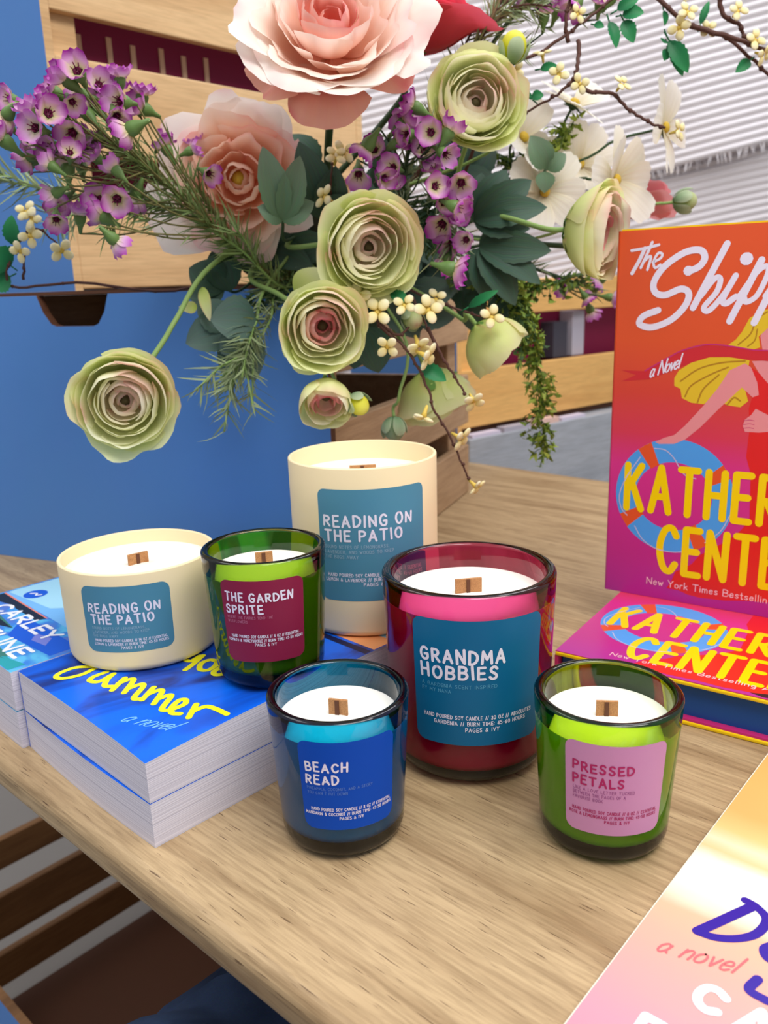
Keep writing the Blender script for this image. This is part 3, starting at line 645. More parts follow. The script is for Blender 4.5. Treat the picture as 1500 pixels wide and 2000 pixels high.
def art_carley(mp, cv, root):
    mb = MB(); ink = [INK['black'], INK['pale'], INK['royal'], INK['teal'], INK['green'], INK['lilac'], INK['sky'], INK['coral']]
    def quad(P, lay, m): poly(mb, P, mp, lay, m)
    quad([(2, 54.5), (137, 53), (137, 112), (2, 116)], .03, 6); quad([(2, 57), (60, 62), (90, 92), (2, 104)], .06, 1)
    quad([(2, 53.5), (76.3, 51.6), (74, 45.2), (40, 46), (32, 47.4), (16, 44), (2, 44.6)], .06, 0); quad([(2, 55), (76.8, 52.6), (76.3, 51.6), (2, 53.5)], .07, 7)
    quad([(20, 33.5), (40, 32.6), (74.4, 29.3), (60, 25), (36, 22.5), (22, 26)], .06, 0); quad([(24, 36.5), (40, 34), (74.4, 29.8), (74.4, 29.3), (30, 32)], .065, 4)
    quad([(60, 44), (137, 44), (137, 26), (84, 22)], .04, 2); quad([(96, 36), (112, 39), (120, 31), (104, 29)], .06, 5)
    quad([(20, 0.5), (137, 0.5), (137, 11), (122, 8), (100, 9), (60, 20), (30, 20)], .05, 3); quad([(70, 3), (120, 6), (110, 4), (80, 1)], .065, 4); quad([(90, 12), (118, 9), (112, 4.5)], .065, 4)
    c = (23, 68); P = [(c[0] + 8.6 * math.cos(2 * PI * k / 24), c[1] + 8.6 * math.sin(2 * PI * k / 24)) for k in range(24)]; quad(P, .09, 2)
    mb.build('cover_picture', ink, cv, smooth=False)
    mb = MB()
    text(mb, 'CAREY'.replace('CAREY', 'CARLEY'), 27, 35.3, 10.8, mp, 2.7, 0, ws=1.15, width=85, lay=.13, gap=30)
    text(mb, 'FORTUNE', 14, 10.4, 11.4, mp, 2.7, 0, ws=1.1, width=109, lay=.13, gap=30)
    S2([(19, 66), (23, 69), (26, 67), (28, 70)], mb, 1.6, mp, 0, .16)
    mb.build('author_lettering', INK['white'], cv, smooth=False)
CO = Vector((-218, 450.5, 0)) - V(math.cos(math.radians(-44.5)), math.sin(math.radians(-44.5)), 0) * 143.4 - V(.701, .713, 0) * 4
paperback('lower cyan paperback beneath the one lettered with the author name at the left', (CO.x, CO.y), -44.5, 141.5, 232, 0.1, 24.4, M['cyan'], M['teal_edge'], gB)
paperback('upper cyan paperback with large white author name at the left edge', (CO.x, CO.y), -44.5, 141.5, 232, 25.0, HB - .2, M['cyan'], M['teal_edge'], gB, art=art_carley)

# hardcovers with the lifebuoy cover
COV = cover_gradient('orange_to_magenta_print', [(0.0, (176, 42, 150)), (0.12, (190, 44, 136)), (0.38, (214, 52, 140)), (0.47, (214, 58, 84)), (0.58, (214, 66, 52)), (0.72, (222, 84, 40)), (1.0, (226, 88, 44))], 1, .3)
HC = {k: plain('print_' + k, c, .3) for k, c in dict(yellow=(246, 212, 0), white=(232, 226, 246), blue=(78, 160, 238), red=(222, 34, 34), skin=(230, 144, 150), hair=(226, 190, 40), hairdark=(178, 128, 24), band=(226, 86, 40), rope=(196, 190, 226), ribbon=(206, 40, 50), ribbonedge=(200, 44, 116), palepink=(246, 196, 206), board=(246, 206, 20), pageblue=(6, 76, 150), spine=(196, 46, 110), black=(30, 24, 40)).items()}
BW, BH = 172.0, 263.0
def art_shippers(mp, cv, dy=0.0, full=True):
    """printed picture and lettering, coordinates in millimetres from the lower left corner of the cover"""
    order = ['yellow', 'white', 'blue', 'red', 'skin', 'hair', 'hairdark', 'band', 'rope', 'ribbon', 'ribbonedge', 'palepink', 'black']; ix = {k: i for i, k in enumerate(order)}
    mb = MB(); mp2 = lambda x, y, lay=0: mp(x, y - dy, lay)
    def quad(P, lay, k): poly(mb, P, mp2, lay, ix[k])
    # lifebuoy: ring of quads, four bands, rope
    cx, cy, RX, RY, rx, ry = 47.8, 79.2, 41.6, 42.0, 27.0, 25.0; n = 64
    for k in range(n):
        a, b = 2 * PI * k / n, 2 * PI * (k + 1) / n
        quad([(cx + rx * math.cos(a), cy + ry * math.sin(a)), (cx + RX * math.cos(a), cy + RY * math.sin(a)), (cx + RX * math.cos(b), cy + RY * math.sin(b)), (cx + rx * math.cos(b), cy + ry * math.sin(b))], .03, 'blue')
    for deg in (122, 212, 31, 302):
        for k in range(2):
            a, b = math.radians(deg - 7.5 + 7.5 * k), math.radians(deg + 7.5 * k)
            quad([(cx + rx * .97 * math.cos(a), cy + ry * .97 * math.sin(a)), (cx + RX * math.cos(a), cy + RY * math.sin(a)), (cx + RX * math.cos(b), cy + RY * math.sin(b)), (cx + rx * .97 * math.cos(b), cy + ry * .97 * math.sin(b))], .045, 'band')
    for P in ([(32.8, 113.2), (40.6, 112.6), (47, 107.3), (50.4, 102), (55.3, 95.8), (62.9, 93.8)], [(23, 105.9), (13.2, 89.4), (8.9, 75.6), (11, 65.8), (15.3, 61.2)], [(21.4, 53.6), (27.6, 44.3), (37.6, 38.6), (51.1, 37.7), (63.3, 41.3)], [(72, 48), (82, 58), (88, 72)]):
        S2(P, mb, .7, mp2, ix['rope'], .06)
    # red dress and skirt, then figure
    quad([(95.3, 131), (94.7, 112.2), (98.4, 101.2), (100.2, 68.3), (95.2, 60.5), (87.9, 52.3), (68.8, 38), (63.9, 30.6), (52.8, 22.8), (50.8, 16.5), (47.2, 9 + dy * .5), (55.9, 8.9 + dy * .5), (62.4, 6.8 + dy * .5), (71, 6 + dy * .5), (88.2, 7 + dy * .5), (102.6, 9.7), (116.8, 11.2), (140, 14), (150, 40), (140, 100), (128, 131)], .036, 'red')
    quad([(118, 8 + dy * .4), (126, 5 + dy * .5), (136, 7 + dy * .4), (138, 13), (128, 14)], .05, 'black')
    if full:
        quad([(90.1, 174.9), (98.1, 169.1), (104.3, 162.3), (120, 168), (128, 178), (132, 150), (128, 131), (95.3, 131), (93.8, 145), (95.2, 152.5), (99.3, 154.5), (97.7, 162.6), (93.1, 172.5)], .038, 'red')
        quad([(93.3, 176.5), (118, 178), (120, 168), (104.3, 162.3), (98.1, 169.1)], .05, 'skin')
        quad([(97.2, 192.4), (100, 203), (110, 208), (118, 203), (118, 190), (110, 183), (99.2, 184)], .05, 'skin')
        quad([(100.4, 209.8), (96.8, 208.9), (89.7, 204.1), (85.7, 195.3), (82.2, 190.3), (77.7, 186.7), (82.6, 185.3), (93.2, 183.9), (97.7, 185.5), (96.2, 192.4), (101.5, 198), (112, 206), (120, 206), (112, 213)], .055, 'hair')
        S2([(84, 187), (91, 194), (94, 203), (100, 208)], mb, 1.0, mp2, ix['hairdark'], .065); S2([(90, 186), (94, 190), (95, 197)], mb, .9, mp2, ix['hairdark'], .065)
        quad([(91.8, 176.9), (79.2, 178.7), (66.5, 178.4), (54.6, 174.5), (46.7, 169.1), (43.9, 163.7), (44.2, 158.4), (48.5, 156.5), (49.9, 150.1), (56.3, 147.2), (64.6, 146.6), (69.4, 150), (81.6, 146.5), (88.5, 145.8), (93, 150.1), (90.4, 158.2)], .045, 'hair')
        for P in ([(48.2, 161.7), (60, 170.5), (74.6, 175), (89, 176.4)], [(51.9, 151.3), (55.6, 158.9), (67.3, 166.6), (78.7, 172.1)], [(60.4, 147.5), (63.9, 157.1), (73.2, 166.8)], [(80, 147), (84, 152), (88, 150)]): S2(P, mb, 1.1, mp2, ix['hairdark'], .055)
        quad([(89.1, 174.9), (79.9, 170.1), (72.9, 157.5), (64.6, 145.6), (53.2, 131), (46.2, 123.9), (38.9, 121.2), (33.1, 117.8), (35.9, 116.7), (46.6, 117.6), (53.8, 121.2), (63.6, 130.6), (74.8, 144), (88.4, 159.1), (95.6, 152.8), (99.3, 154.5), (97.7, 162.6), (93.1, 172.5)], .066, 'skin')
        quad([(90.9, 133.5), (92, 137.7), (95.6, 141), (98.1, 145.3), (106, 141.6), (116, 138), (116, 128), (106.9, 130.4), (101.3, 129.5), (92.6, 129.4)], .066, 'skin')
        for y in (131.6, 134.2, 136.8): S2([(91.2, y), (95, y + .8), (98, y + .4)], mb, .35, mp2, ix['ribbonedge'], .08)
        quad([(23.4, 167.9), (38.9, 177.3), (49, 182.7), (63.9, 186.5), (78.7, 185.7), (93.2, 183.5), (102.6, 183.1), (122, 184), (122, 178), (103.1, 176.7), (91.8, 177.4), (79.2, 179.2), (66.4, 178.9), (54.6, 174.5), (40.5, 167.8), (25.9, 162.2), (6.6, 160.2), (17, 165), (6.3, 168.1)], .072, 'ribbon')
        S2([(23.4, 168.2), (38.9, 177.6), (49, 183), (63.9, 186.9), (78.7, 186.1), (93.2, 183.9), (104, 183.5)], mb, .9, mp2, ix['ribbonedge'], .08)
    mb.build('cover_picture', [HC[k] for k in order], cv, smooth=False)
    mb = MB()
    if full:
        for P, wd in (([(10, 249.9), (19.2, 251), (28.5, 252.8)], 1.9), ([(19.2, 251), (15.4, 242.6), (11, 234.8)], 2.6), ([(24, 254.7), (20.5, 246.4), (16.9, 238.3)], 1.9), ([(18.6, 242), (22.4, 245.5), (23.5, 244.3), (21.5, 236.8)], 1.8), ([(25, 241.5), (30, 244), (31.1, 246.7), (28.3, 247.3), (25.6, 242.2), (26.7, 237.9), (30.2, 239.8)], 1.7),
                      ([(48.3, 234.8), (53, 236.2), (56.8, 238.6), (59.1, 243.3), (55.9, 248), (46.1, 247.1), (33.4, 238.9), (26.6, 229), (27.6, 221.9), (34.4, 219.7), (44.9, 223.6), (50.2, 220.4), (48.2, 212.4), (39.5, 203.3), (27.2, 198.3), (18.8, 199.7), (17.9, 202.8), (21.5, 206.5), (30.3, 209.7)], 4.4),
                      ([(72.5, 251.3), (62.9, 231), (53.5, 211.1)], 4.4), ([(57.8, 218.3), (65.9, 229.4), (69.8, 229.3), (67.9, 221), (60.7, 211.7), (62.6, 208.7), (67.1, 212.2), (74.2, 221.9), (79.2, 231.2)], 3.6), ([(79.2, 231.2), (72.4, 217), (74.3, 213.6), (80.2, 217.9)], 3.9), ([(85, 241.4)], 8.2), ([(49, 235.2)], 6.6),
                      ([(94.2, 240.4), (85.6, 220.7), (77.5, 202.2)], 4.4), ([(82.1, 217.8), (91.2, 232), (97.2, 236.5), (98.5, 231.8), (93.2, 218.6), (87, 214.3), (85.6, 217)], 3.4), ([(110, 240.4), (101, 220.7), (92.7, 201.2)], 4.4), ([(98.1, 217.8), (107, 232), (113, 236.5), (114.5, 231.8), (109, 218.6), (103, 214.3), (101.6, 217)], 3.4),
                      ([(118, 216), (125, 222), (127, 228), (122, 228), (119, 220), (121, 214), (130, 218)], 3.6), ([(136, 231), (130, 214)], 3.8), ([(133, 224), (139, 230), (143, 229)], 3.4), ([(153, 227), (147, 228), (147, 221), (152, 217), (149, 212), (143, 214)], 3.4)):
            S2(P, mb, wd, mp2, 0, .12)
        text(mb, 'a Novel', 26.6, 163.4, 9.0, mp2, .95, 0, gap=9, slant=.4, width=20, rise=.37, lay=.12)
        mb.build('title_lettering', HC['white'], cv, smooth=False); mb = MB()
    text(mb, 'KATHERINE', 14.5, 67.0, 32.5, mp2, 5.0, 0, ws=.42, gap=18, width=147, lay=.12)
    text(mb, 'CENTER', 40.5, 22.4, 33.5, mp2, 5.0, 0, ws=.42, gap=16, width=98, lay=.12)
    mb.build('author_lettering', HC['yellow'], cv, smooth=False)
    mb = MB(); yy = 10.4 + dy
    text(mb, 'New York Times Bestselling Author', 32.5, yy, 4.9, mp2, .62, 0, ws=1.1, gap=26, width=112, lay=.12); mb.build('tagline_lettering', HC['palepink'], cv, smooth=False)
# standing copy
SO = V(168.5, 607, 29.2); sx = V(math.cos(math.radians(-34.5)), math.sin(math.radians(-34.5)), 0); sn = V(-sx.y, sx.x, 0) * -1
def SP(x, y, d=0): return SO + sx * x + V(0, 0, y) + sn * d                   # d > 0 comes out of the front
root = thing('hardcover_book', 'hardcover with orange to magenta cover standing upright on the lying copy', 'book', SP(BW / 2, 0, -14), 'lifebuoy cover hardcovers')
mb = MB(); mb.grid(lambda u, v: SP(BW * u, BH * v, 0), 1, 1)
cvf = MB(); b0 = len(cvf.v)
cvf.grid(lambda u, v: SP(2 + (BW - 2) * u, BH * v, 0), 1, 1); cvf.grid(lambda u, v: SP(2 + (BW - 2) * u, BH * v, -.3), 1, 1, flip=True)
for (a, b) in (((0, 0), (1, 0)), ((1, 0), (1, 1)), ((1, 1), (0, 1))):
    cvf.grid(lambda u, v, a=a, b=b: SP(2 + (BW - 2) * (a[0] + (b[0] - a[0]) * u), BH * (a[1] + (b[1] - a[1]) * u), -.3 * (1 - v)), 1, 1, 0)
cv = cvf.build('front_cover', [COV, HC['board']], root, smooth=False)
sp = MB(); prof = [(2, 0), (.9, -.3), (.2, -1.2), (0, -3), (0, -26), (.2, -27.8), (2, -29)]
for (x0, d0), (x1, d1) in zip(prof, prof[1:]): sp.grid(lambda u, v, x0=x0, x1=x1, d0=d0, d1=d1: SP(x0 + (x1 - x0) * u, BH * v, d0 + (d1 - d0) * u), 1, 1, 0, flip=True)
sp.build('spine', [COV], root, smooth=False, solid=.3)
mb = MB(); mb.box(SP(2.5, 0, -2.6), sx * (BW - 2.5), V(0, 0, BH + 1.1), sn * 2.2); mb.build('front_board', HC['board'], root, smooth=False)
mb = MB(); mb.box(SP(2, 0, -29), sx * (BW - 2), V(0, 0, BH), sn * 2.6); mb.build('back_cover', HC['spine'], root, smooth=False)
mb = MB(); mb.box(SP(4, 4, -26.2), sx * (BW - 10), V(0, 0, BH - 8), sn * 23.4); mb.build('page_block', HC['pageblue'], root, smooth=False)
art_shippers(lambda x, y, lay=0: SP(x, y, lay), cv)
# lying copy underneath
lex, ley, LP = frame2((108.6, 499.6, 0), -35.2)
root = thing('hardcover_book', 'pink fronted hardcover lying flat under the standing copy, blue page edges', 'book', LP(BW / 2, BH / 2, 0), 'lifebuoy cover hardcovers')
mb = MB(); mb.grid(lambda u, v: LP(BW * u, BH * v, 29), 1, 1); cv = None
cb = MB(); cb.grid(lambda u, v: LP(BW * u, BH * v, 29), 1, 1)
for (a, b) in (((0, 0), (1, 0)), ((1, 0), (1, 1)), ((1, 1), (0, 1)), ((0, 1), (0, 0))):
    cb.grid(lambda u, v, a=a, b=b: LP(BW * (a[0] + (b[0] - a[0]) * u), BH * (a[1] + (b[1] - a[1]) * u), 28.5 + .5 * v), 1, 1)
cb.grid(lambda u, v: LP(BW * u, BH * v, 28.5), 1, 1, flip=True)
cv = cb.build('dust_jacket', COV, root, smooth=False)
mb = MB(); mb.box(LP(-.2, -.6, 25.8), lex * (BW + .4), ley * (BH + 1), V(0, 0, 2.6)); mb.build('front_board', HC['board'], root, smooth=False, bevel=.8)
mb = MB(); mb.box(LP(-.2, -.6, 0.1), lex * (BW + .4), ley * (BH + 1), V(0, 0, 2.6)); mb.build('back_board', HC['board'], root, smooth=False, bevel=.8)
mb = MB(); mb.box(LP(1, .2, 2.75), lex * (BW - 2), ley * (BH - 1), V(0, 0, 1.4)); mb.build('jacket_flap', HC['ribbonedge'], root, smooth=False)
mb = MB(); mb.box(LP(3, 5, 4.2), lex * (BW - 8), ley * (BH - 10), V(0, 0, 21.5)); mb.build('page_block', HC['pageblue'], root, smooth=False)
mb = MB(); mb.box(LP(-.4, 0, 2.75), lex * 2.4, ley * BH, V(0, 0, 23)); mb.build('spine', HC['spine'], root, smooth=False)
art_shippers(lambda x, y, lay=0: LP(x, y, 29 + lay), cv, dy=7.5, full=False)
# book in the near right corner
dex, dey, DP = frame2((59.2, 239.4, 0), -41.5)
SKY = cover_gradient('painted_sunset_print', [(0.0, (226, 132, 160)), (0.2, (232, 150, 166)), (0.36, (236, 168, 152)), (0.455, (238, 180, 148)), (0.48, (236, 222, 196)), (0.535, (240, 238, 236)), (0.60, (238, 232, 216)), (0.625, (234, 204, 150)), (0.655, (238, 226, 190)), (0.69, (234, 202, 134)), (0.76, (232, 180, 108)), (1.0, (228, 170, 96))], 1, .3, 0.05, 3.0)
root = thing('paperback_book', 'thin paperback with painted pink and gold sunset cover in the near right corner', 'book', DP(70, 90, 0))
mb = MB(); mb.grid(lambda u, v: DP(152 * u, -42 + 270 * v, 6.0), 8, 8)
for (a, b) in (((0, 0), (1, 0)), ((1, 0), (1, 1)), ((1, 1), (0, 1)), ((0, 1), (0, 0))):
    mb.grid(lambda u, v, a=a, b=b: DP(152 * (a[0] + (b[0] - a[0]) * u), -42 + 270 * (a[1] + (b[1] - a[1]) * u), 5.6 + .4 * v), 4, 1)
cv = mb.build('front_cover', SKY, root, smooth=False)
mb = MB(); mb.box(DP(.3, -41.6, .5), dex * 151.4, dey * 269.4, V(0, 0, 5.0)); mb.build('page_block', M['pages'], root, smooth=False)
mb = MB(); mb.box(DP(0, -42, .05), dex * 152, dey * 270, V(0, 0, .4)); mb.build('back_cover', INK['coral'], root, smooth=False)
mb = MB(); mb.box(DP(-.5, -42, .1), dex * .48, dey * 270, V(0, 0, 5.8)); mb.build('spine', SKY, root, smooth=False)
mp = lambda x, y, lay=0: DP(x, y, 6.0 + lay)
mb = MB(); BR = 3.9
S2([(32, 99.6), (19.6, 71.6)], mb, 4.6, mp); S2([(28.5, 101.2), (32.9, 100.3), (38.2, 96.6), (39.3, 91), (37.6, 83.5), (32.6, 77), (25.9, 72.6), (20, 71.4)], mb, BR, mp)
S2([(46, 84), (43.2, 78.5), (46.8, 74.5), (54, 79)], mb, BR, mp); S2([(46, 62), (45.2, 55), (52, 54)], mb, BR, mp); text(mb, 'eam', 58, 74, 30, mp, 3.6, 0, gap=16, lay=.1)
mb.build('title_lettering', plain('violet_blue_ink', (40, 10, 150), .3), cv, smooth=False)
mb = MB(); text(mb, 'a novel', 10.3, 51.6, 9.6, mp, .95, 0, gap=16, slant=.3, width=27.5, rise=.28, lay=.1); mb.build('subtitle_lettering', plain('rose_ink', (214, 104, 110), .35), cv, smooth=False)
mb = MB()
S2([(40, 45.6), (36.6, 47.4), (33.2, 46.4), (31.5, 42), (32.6, 38), (36, 36.2), (39.6, 37.8)], mb, 3.6, mp)
text(mb, 'ARTER', 47, 35, 13, mp, 3.6, 0, gap=34, lay=.1); text(mb, 'ELEVEN', 20.6, 8.2, 12, mp, 3.6, 0, gap=34, lay=.1)
mb.build('author_lettering', INK['white'], cv, smooth=False)
# ------------------------------------------------------------------ flower pot and stems
M['pot'] = plain('dark_green_glaze', (28, 44, 36), 0.4); M['soil'] = plain('dark_moss', (38, 40, 26), 0.9, bump=(300., .6))
M['stem'] = plain('fresh_green_stem', (134, 164, 92), 0.55); M['stem_dark'] = plain('dark_green_stem', (52, 78, 46), 0.6); M['bark'] = plain('brown_bark', (84, 52, 44), 0.75, bump=(400., .5))
M['sepal'] = plain('sepal_green', (98, 142, 62), 0.55)
PX = V(-62, 760, 0)
pr = thing('flower_pot', 'dark glazed pot hidden among the leaves, standing on the blue crate', 'pot', (PX.x, PX.y, B_TOP + 3.2))
mb = MB(); mb.lathe([(0, 0), (26, 0), (30, 3), (40, 58), (41, 62), (37, 62), (35, 50), (0, 50)], (PX.x, PX.y, B_TOP + 3.2), 40); mb.build('pot_body', M['pot'], pr)
mb = MB(); mb.lathe([(34.6, 50.2), (20, 54), (0, 56)], (PX.x, PX.y, B_TOP + 3.2), 24); mb.build('moss', M['soil'], pr)
def mouth(k=None):
    a = random.uniform(0, 2 * PI); r_ = random.uniform(0, 22); return V(PX.x + r_ * math.cos(a), PX.y + r_ * math.sin(a), B_TOP + 3.2 + 54)

def cup_petal(Mx, c, R, th, psi, phi, z0=0.0, sq=1.0, curl=0.0, ruf=0.0, seed=0.0, round_=.22, nu=18, nv=10, lean=0.0):
    """one petal as a patch of a bowl opening along the flower's axis"""
    mb = MB(); th = math.radians(th)
    def fn(u, v):
        x = u * 2 - 1; k = v * (1 - round_ * abs(x) ** 2.6); t = th * k
        r_ = R * math.sin(t); z = z0 + sq * R * (1 - math.cos(t))
        cc = max(0.0, (k - .62) / .38); r_ += curl * R * cc * cc * (1.0 - .25 * abs(x)); z -= curl * R * .75 * cc * cc * cc
        r_ += lean * R * math.sin(PI * .5 * (x + 1) * .5) * k
        wv = ruf * R * k * k * (math.sin(x * 4.2 + seed * 3.1) * .6 + math.sin(x * 8.3 + seed * 1.7) * .35 + math.sin(x * 17 + seed * 2.3) * .14 * k); r_ += wv; z += wv * .6
        a = phi + x * psi * min(1.0, .45 + .75 * k)
        n_ = noise.noise(V(x * 1.3 + seed * 5, k * 1.4, seed)) * R * .08
        return c + Mx @ V((r_ + n_) * math.cos(a), (r_ + n_) * math.sin(a), z + n_)
    mb.grid(fn, nu, nv); return mb
def flower(name, label, cat, c, axis, dia, rings, mats, path=None, group=None, stem_r=1.7, sepals=0, sepal_mat=None, core=None, spin=0.0, seed=1, sq=1.0, closed=0.0, stem_mat=None, depth=.42):
    rnd = random.Random(seed); R0 = dia / 2; axis = Vector(axis).normalized(); Mx = basis(axis); c = Vector(c); base = c - axis * R0 * depth
    root = thing(name, label, cat, base, group)
    for k, (f, th, n, psi, z0, curl, ruf, mi) in enumerate(rings):
        for i in range(n):
            phi = spin + k * 0.83 + 2 * PI * i / n + rnd.uniform(-.3, .3)
            p = cup_petal(Mx, base, R0 * f * rnd.uniform(.92, 1.07), th * rnd.uniform(.93, 1.05), psi * rnd.uniform(.9, 1.1), phi, R0 * (z0 + rnd.uniform(-.05, .05)), sq, curl * rnd.uniform(.5, 1.4), ruf * rnd.uniform(.6, 1.4), rnd.random() * 9, rnd.uniform(.08, .2), lean=rnd.uniform(-.02, .06))
            p.build('petal', mats[mi], root)
    if core:
        mb = MB(); mb.ellipsoid(base + axis * R0 * core[1], (R0 * core[0], R0 * core[0], R0 * core[0] * 1.2), Mx); mb.build('flower_centre', core[2], root)
    for i in range(sepals):
        p = cup_petal(Mx, base - axis * 1.2, R0 * .8, 62, .34, spin + 2 * PI * i / sepals, 0, 1.0, .1, .02, i, .75); p.build('sepal', sepal_mat or M['sepal'], root)
    if path:
        P = smooth_path([base - axis * 0.5, base - axis * R0 * .55] + [Vector(p) for p in path], 7)
        mb = MB(); mb.tube(P, stem_r, 8); mb.build('stem', stem_mat or M['stem'], root)
    return root

PM = {
 'ran_out': petal_mat('ranunculus_outer', (184, 206, 92), (224, 234, 146), (242, 246, 194), (232, 130, 140), .35, .4),
 'ran_mid': petal_mat('ranunculus_mid', (206, 220, 124), (238, 242, 184), (250, 250, 222), (228, 120, 134), .5, .4),
 'ran_in': petal_mat('ranunculus_inner', (220, 190, 140), (246, 238, 208), (252, 248, 232), (220, 100, 116), .5, .4),
 'ran_pink': petal_mat('ranunculus_pink_edge', (228, 206, 160), (248, 226, 206), (248, 208, 200), (226, 96, 112), .9, .4),
 'rose_out': petal_mat('rose_outer', (246, 206, 160), (253, 236, 222), (255, 246, 240), (246, 160, 170), .45, .4),
 'rose_mid': petal_mat('rose_mid', (250, 180, 144), (253, 214, 190), (255, 240, 230), (248, 180, 170), .3, .4),
 'rose_in': petal_mat('rose_inner', (240, 120, 110), (246, 160, 140), (248, 198, 184), (240, 140, 150), .6),
 'rose_under': petal_mat('rose_underside', (232, 150, 110), (238, 120, 120), (244, 180, 160), (222, 84, 104), .8),
 'rose_deep': petal_mat('rose_blush', (246, 160, 116), (252, 200, 166), (254, 228, 210), (244, 140, 130), .5, .4),
 'coral': petal_mat('coral_petal', (214, 60, 76), (232, 76, 92), (240, 96, 118), None, 0),
 'pinkish': petal_mat('soft_pink_petal', (214, 110, 120), (236, 140, 150), (244, 170, 176), None, 0),
 'cosmos': petal_mat('ivory_petal', (226, 214, 176), (248, 242, 226), (253, 250, 242), None, 0, .35, .6, .8),
 'wax_p': petal_mat('purple_blossom', (232, 230, 160), (228, 174, 218), (164, 40, 160), None, 0, .25, .45, .2),
 'wax_l': petal_mat('lilac_blossom', (238, 230, 190), (226, 178, 220), (196, 96, 196), None, 0, .25, .45, .2),
 'cream4': petal_mat('cream_blossom', (240, 216, 120), (250, 240, 186), (253, 248, 222), None, 0, .25, .5, .1),
 'bud': petal_mat('bud_green', (110, 140, 70), (170, 190, 120), (214, 220, 170), (220, 110, 120), .5),
 'budsep': petal_mat('grey_green_sepal', (104, 140, 96), (146, 176, 136), (186, 202, 168), None, 0),
 'budyel': petal_mat('lime_bud', (176, 190, 40), (226, 222, 50), (238, 236, 110), None, 0),
}
M['core'] = plain('dark_flower_core', (70, 62, 30), .8); M['core_yel'] = plain('golden_core', (214, 178, 60), .8, bump=(900., 1.)); M['maroon'] = plain('maroon_throat', (112, 24, 66), .5)
M['calyx'] = plain('calyx_green', (96, 128, 66), .5)

# ------------------------------------------------------------------ ranunculus
RAN = [(.19, 150, 3, 1.35, .36, 0, .02, 2), (.31, 140, 4, 1.2, .32, 0, .03, 2), (.45, 130, 4, 1.25, .26, 0, .035, 2), (.58, 121, 5, 1.15, .20, 0, .04, 1), (.70, 113, 5, 1.15, .14, .0, .04, 1), (.82, 105, 5, 1.15, .09, .04, .05, 1), (.92, 97, 5, 1.1, .04, .08, .055, 0), (1.0, 88, 5, 1.05, 0, .13, .06, 0)]
RANM = [PM['ran_out'], PM['ran_mid'], PM['ran_in']]; RANP = [PM['ran_out'], PM['ran_mid'], PM['ran_pink']]
gR = 'pale green ranunculus blooms'
flower('ranunculus', 'pale green ranunculus hanging alone in front of the blue crate at the left', 'flower', at(246, 778, 560), (.18, -.95, -.06), 62.8, RAN, RANM, [at(318, 668, 612), at(345, 622, 622), at(412, 520, 660), mouth()], gR, 1.9, 5, core=(.14, .55, M['core']), seed=3)
flower('ranunculus', 'largest pale green ranunculus at the middle of the arrangement', 'flower', at(715, 482, 600), (.22, -.93, -.08), 65.4, RAN, RANM, [at(650, 475, 650), at(560, 480, 690), mouth()], gR, 1.9, 4, core=(.13, .55, M['core']), seed=5, spin=.4)
flower('ranunculus', 'green ranunculus with pink throat just below the middle one', 'flower', at(628, 634, 585), (.14, -.95, -.12), 58, RAN, [PM['ran_out'], PM['ran_mid'], PM['ran_pink']], [at(545, 575, 650), at(490, 530, 690), mouth()], gR, 1.9, 4, core=(.15, .5, M['core']), seed=8, spin=.9)
HALF = [(.42, 140, 4, 1.0, .30, 0, .03, 2), (.58, 132, 5, .95, .2, 0, .03, 2), (.78, 122, 5, .95, .1, 0, .03, 1), (1.0, 112, 5, .9, 0, 0, .03, 0)]
flower('ranunculus', 'small half open ranunculus with one pink petal, below the pink throated one', 'flower', at(636, 770, 588), (.06, -.82, -.56), 37, HALF, [PM['ran_out'], PM['ran_mid'], PM['ran_pink']], [at(640, 700, 640), at(620, 620, 690), mouth()], gR, 1.6, 4, core=(.2, .5, M['core']), seed=12)
flower('ranunculus', 'pale green ranunculus to the right of the large pink rose', 'flower', at(925, 208, 640), (.06, -.93, .16), 61.9, RAN, RANM, [at(905, 300, 690), at(840, 420, 720), mouth()], gR, 1.9, 4, core=(.13, .55, M['core']), seed=21, spin=1.7)
flower('ranunculus', 'cream ranunculus in side view beside the orange book corner', 'flower', at(1140, 452, 620), (.80, -.56, -.12), 61.9, RAN, RANP, [at(985, 424, 680), at(930, 422, 700), at(800, 440, 730), mouth()], gR, 1.9, 5, core=(.13, .55, M['core']), seed=31)
flower('ranunculus', 'closed pale green ranunculus bloom facing down right, above the hanging greenery', 'flower', at(948, 655, 640), (.62, -.1, -.72), 46, HALF, [PM['ran_out'], PM['ran_mid'], PM['ran_out']], [at(905, 625, 660), at(850, 590, 700), mouth()], gR, 1.7, 5, seed=41)
flower('ranunculus', 'blurred ranunculus seen edge on behind the hanging twigs', 'flower', at(842, 755, 730), (.35, .15, -.92), 66, RAN[3:], RANP, [at(800, 690, 740), at(740, 600, 750), mouth()], gR, 1.7, 4, seed=51)

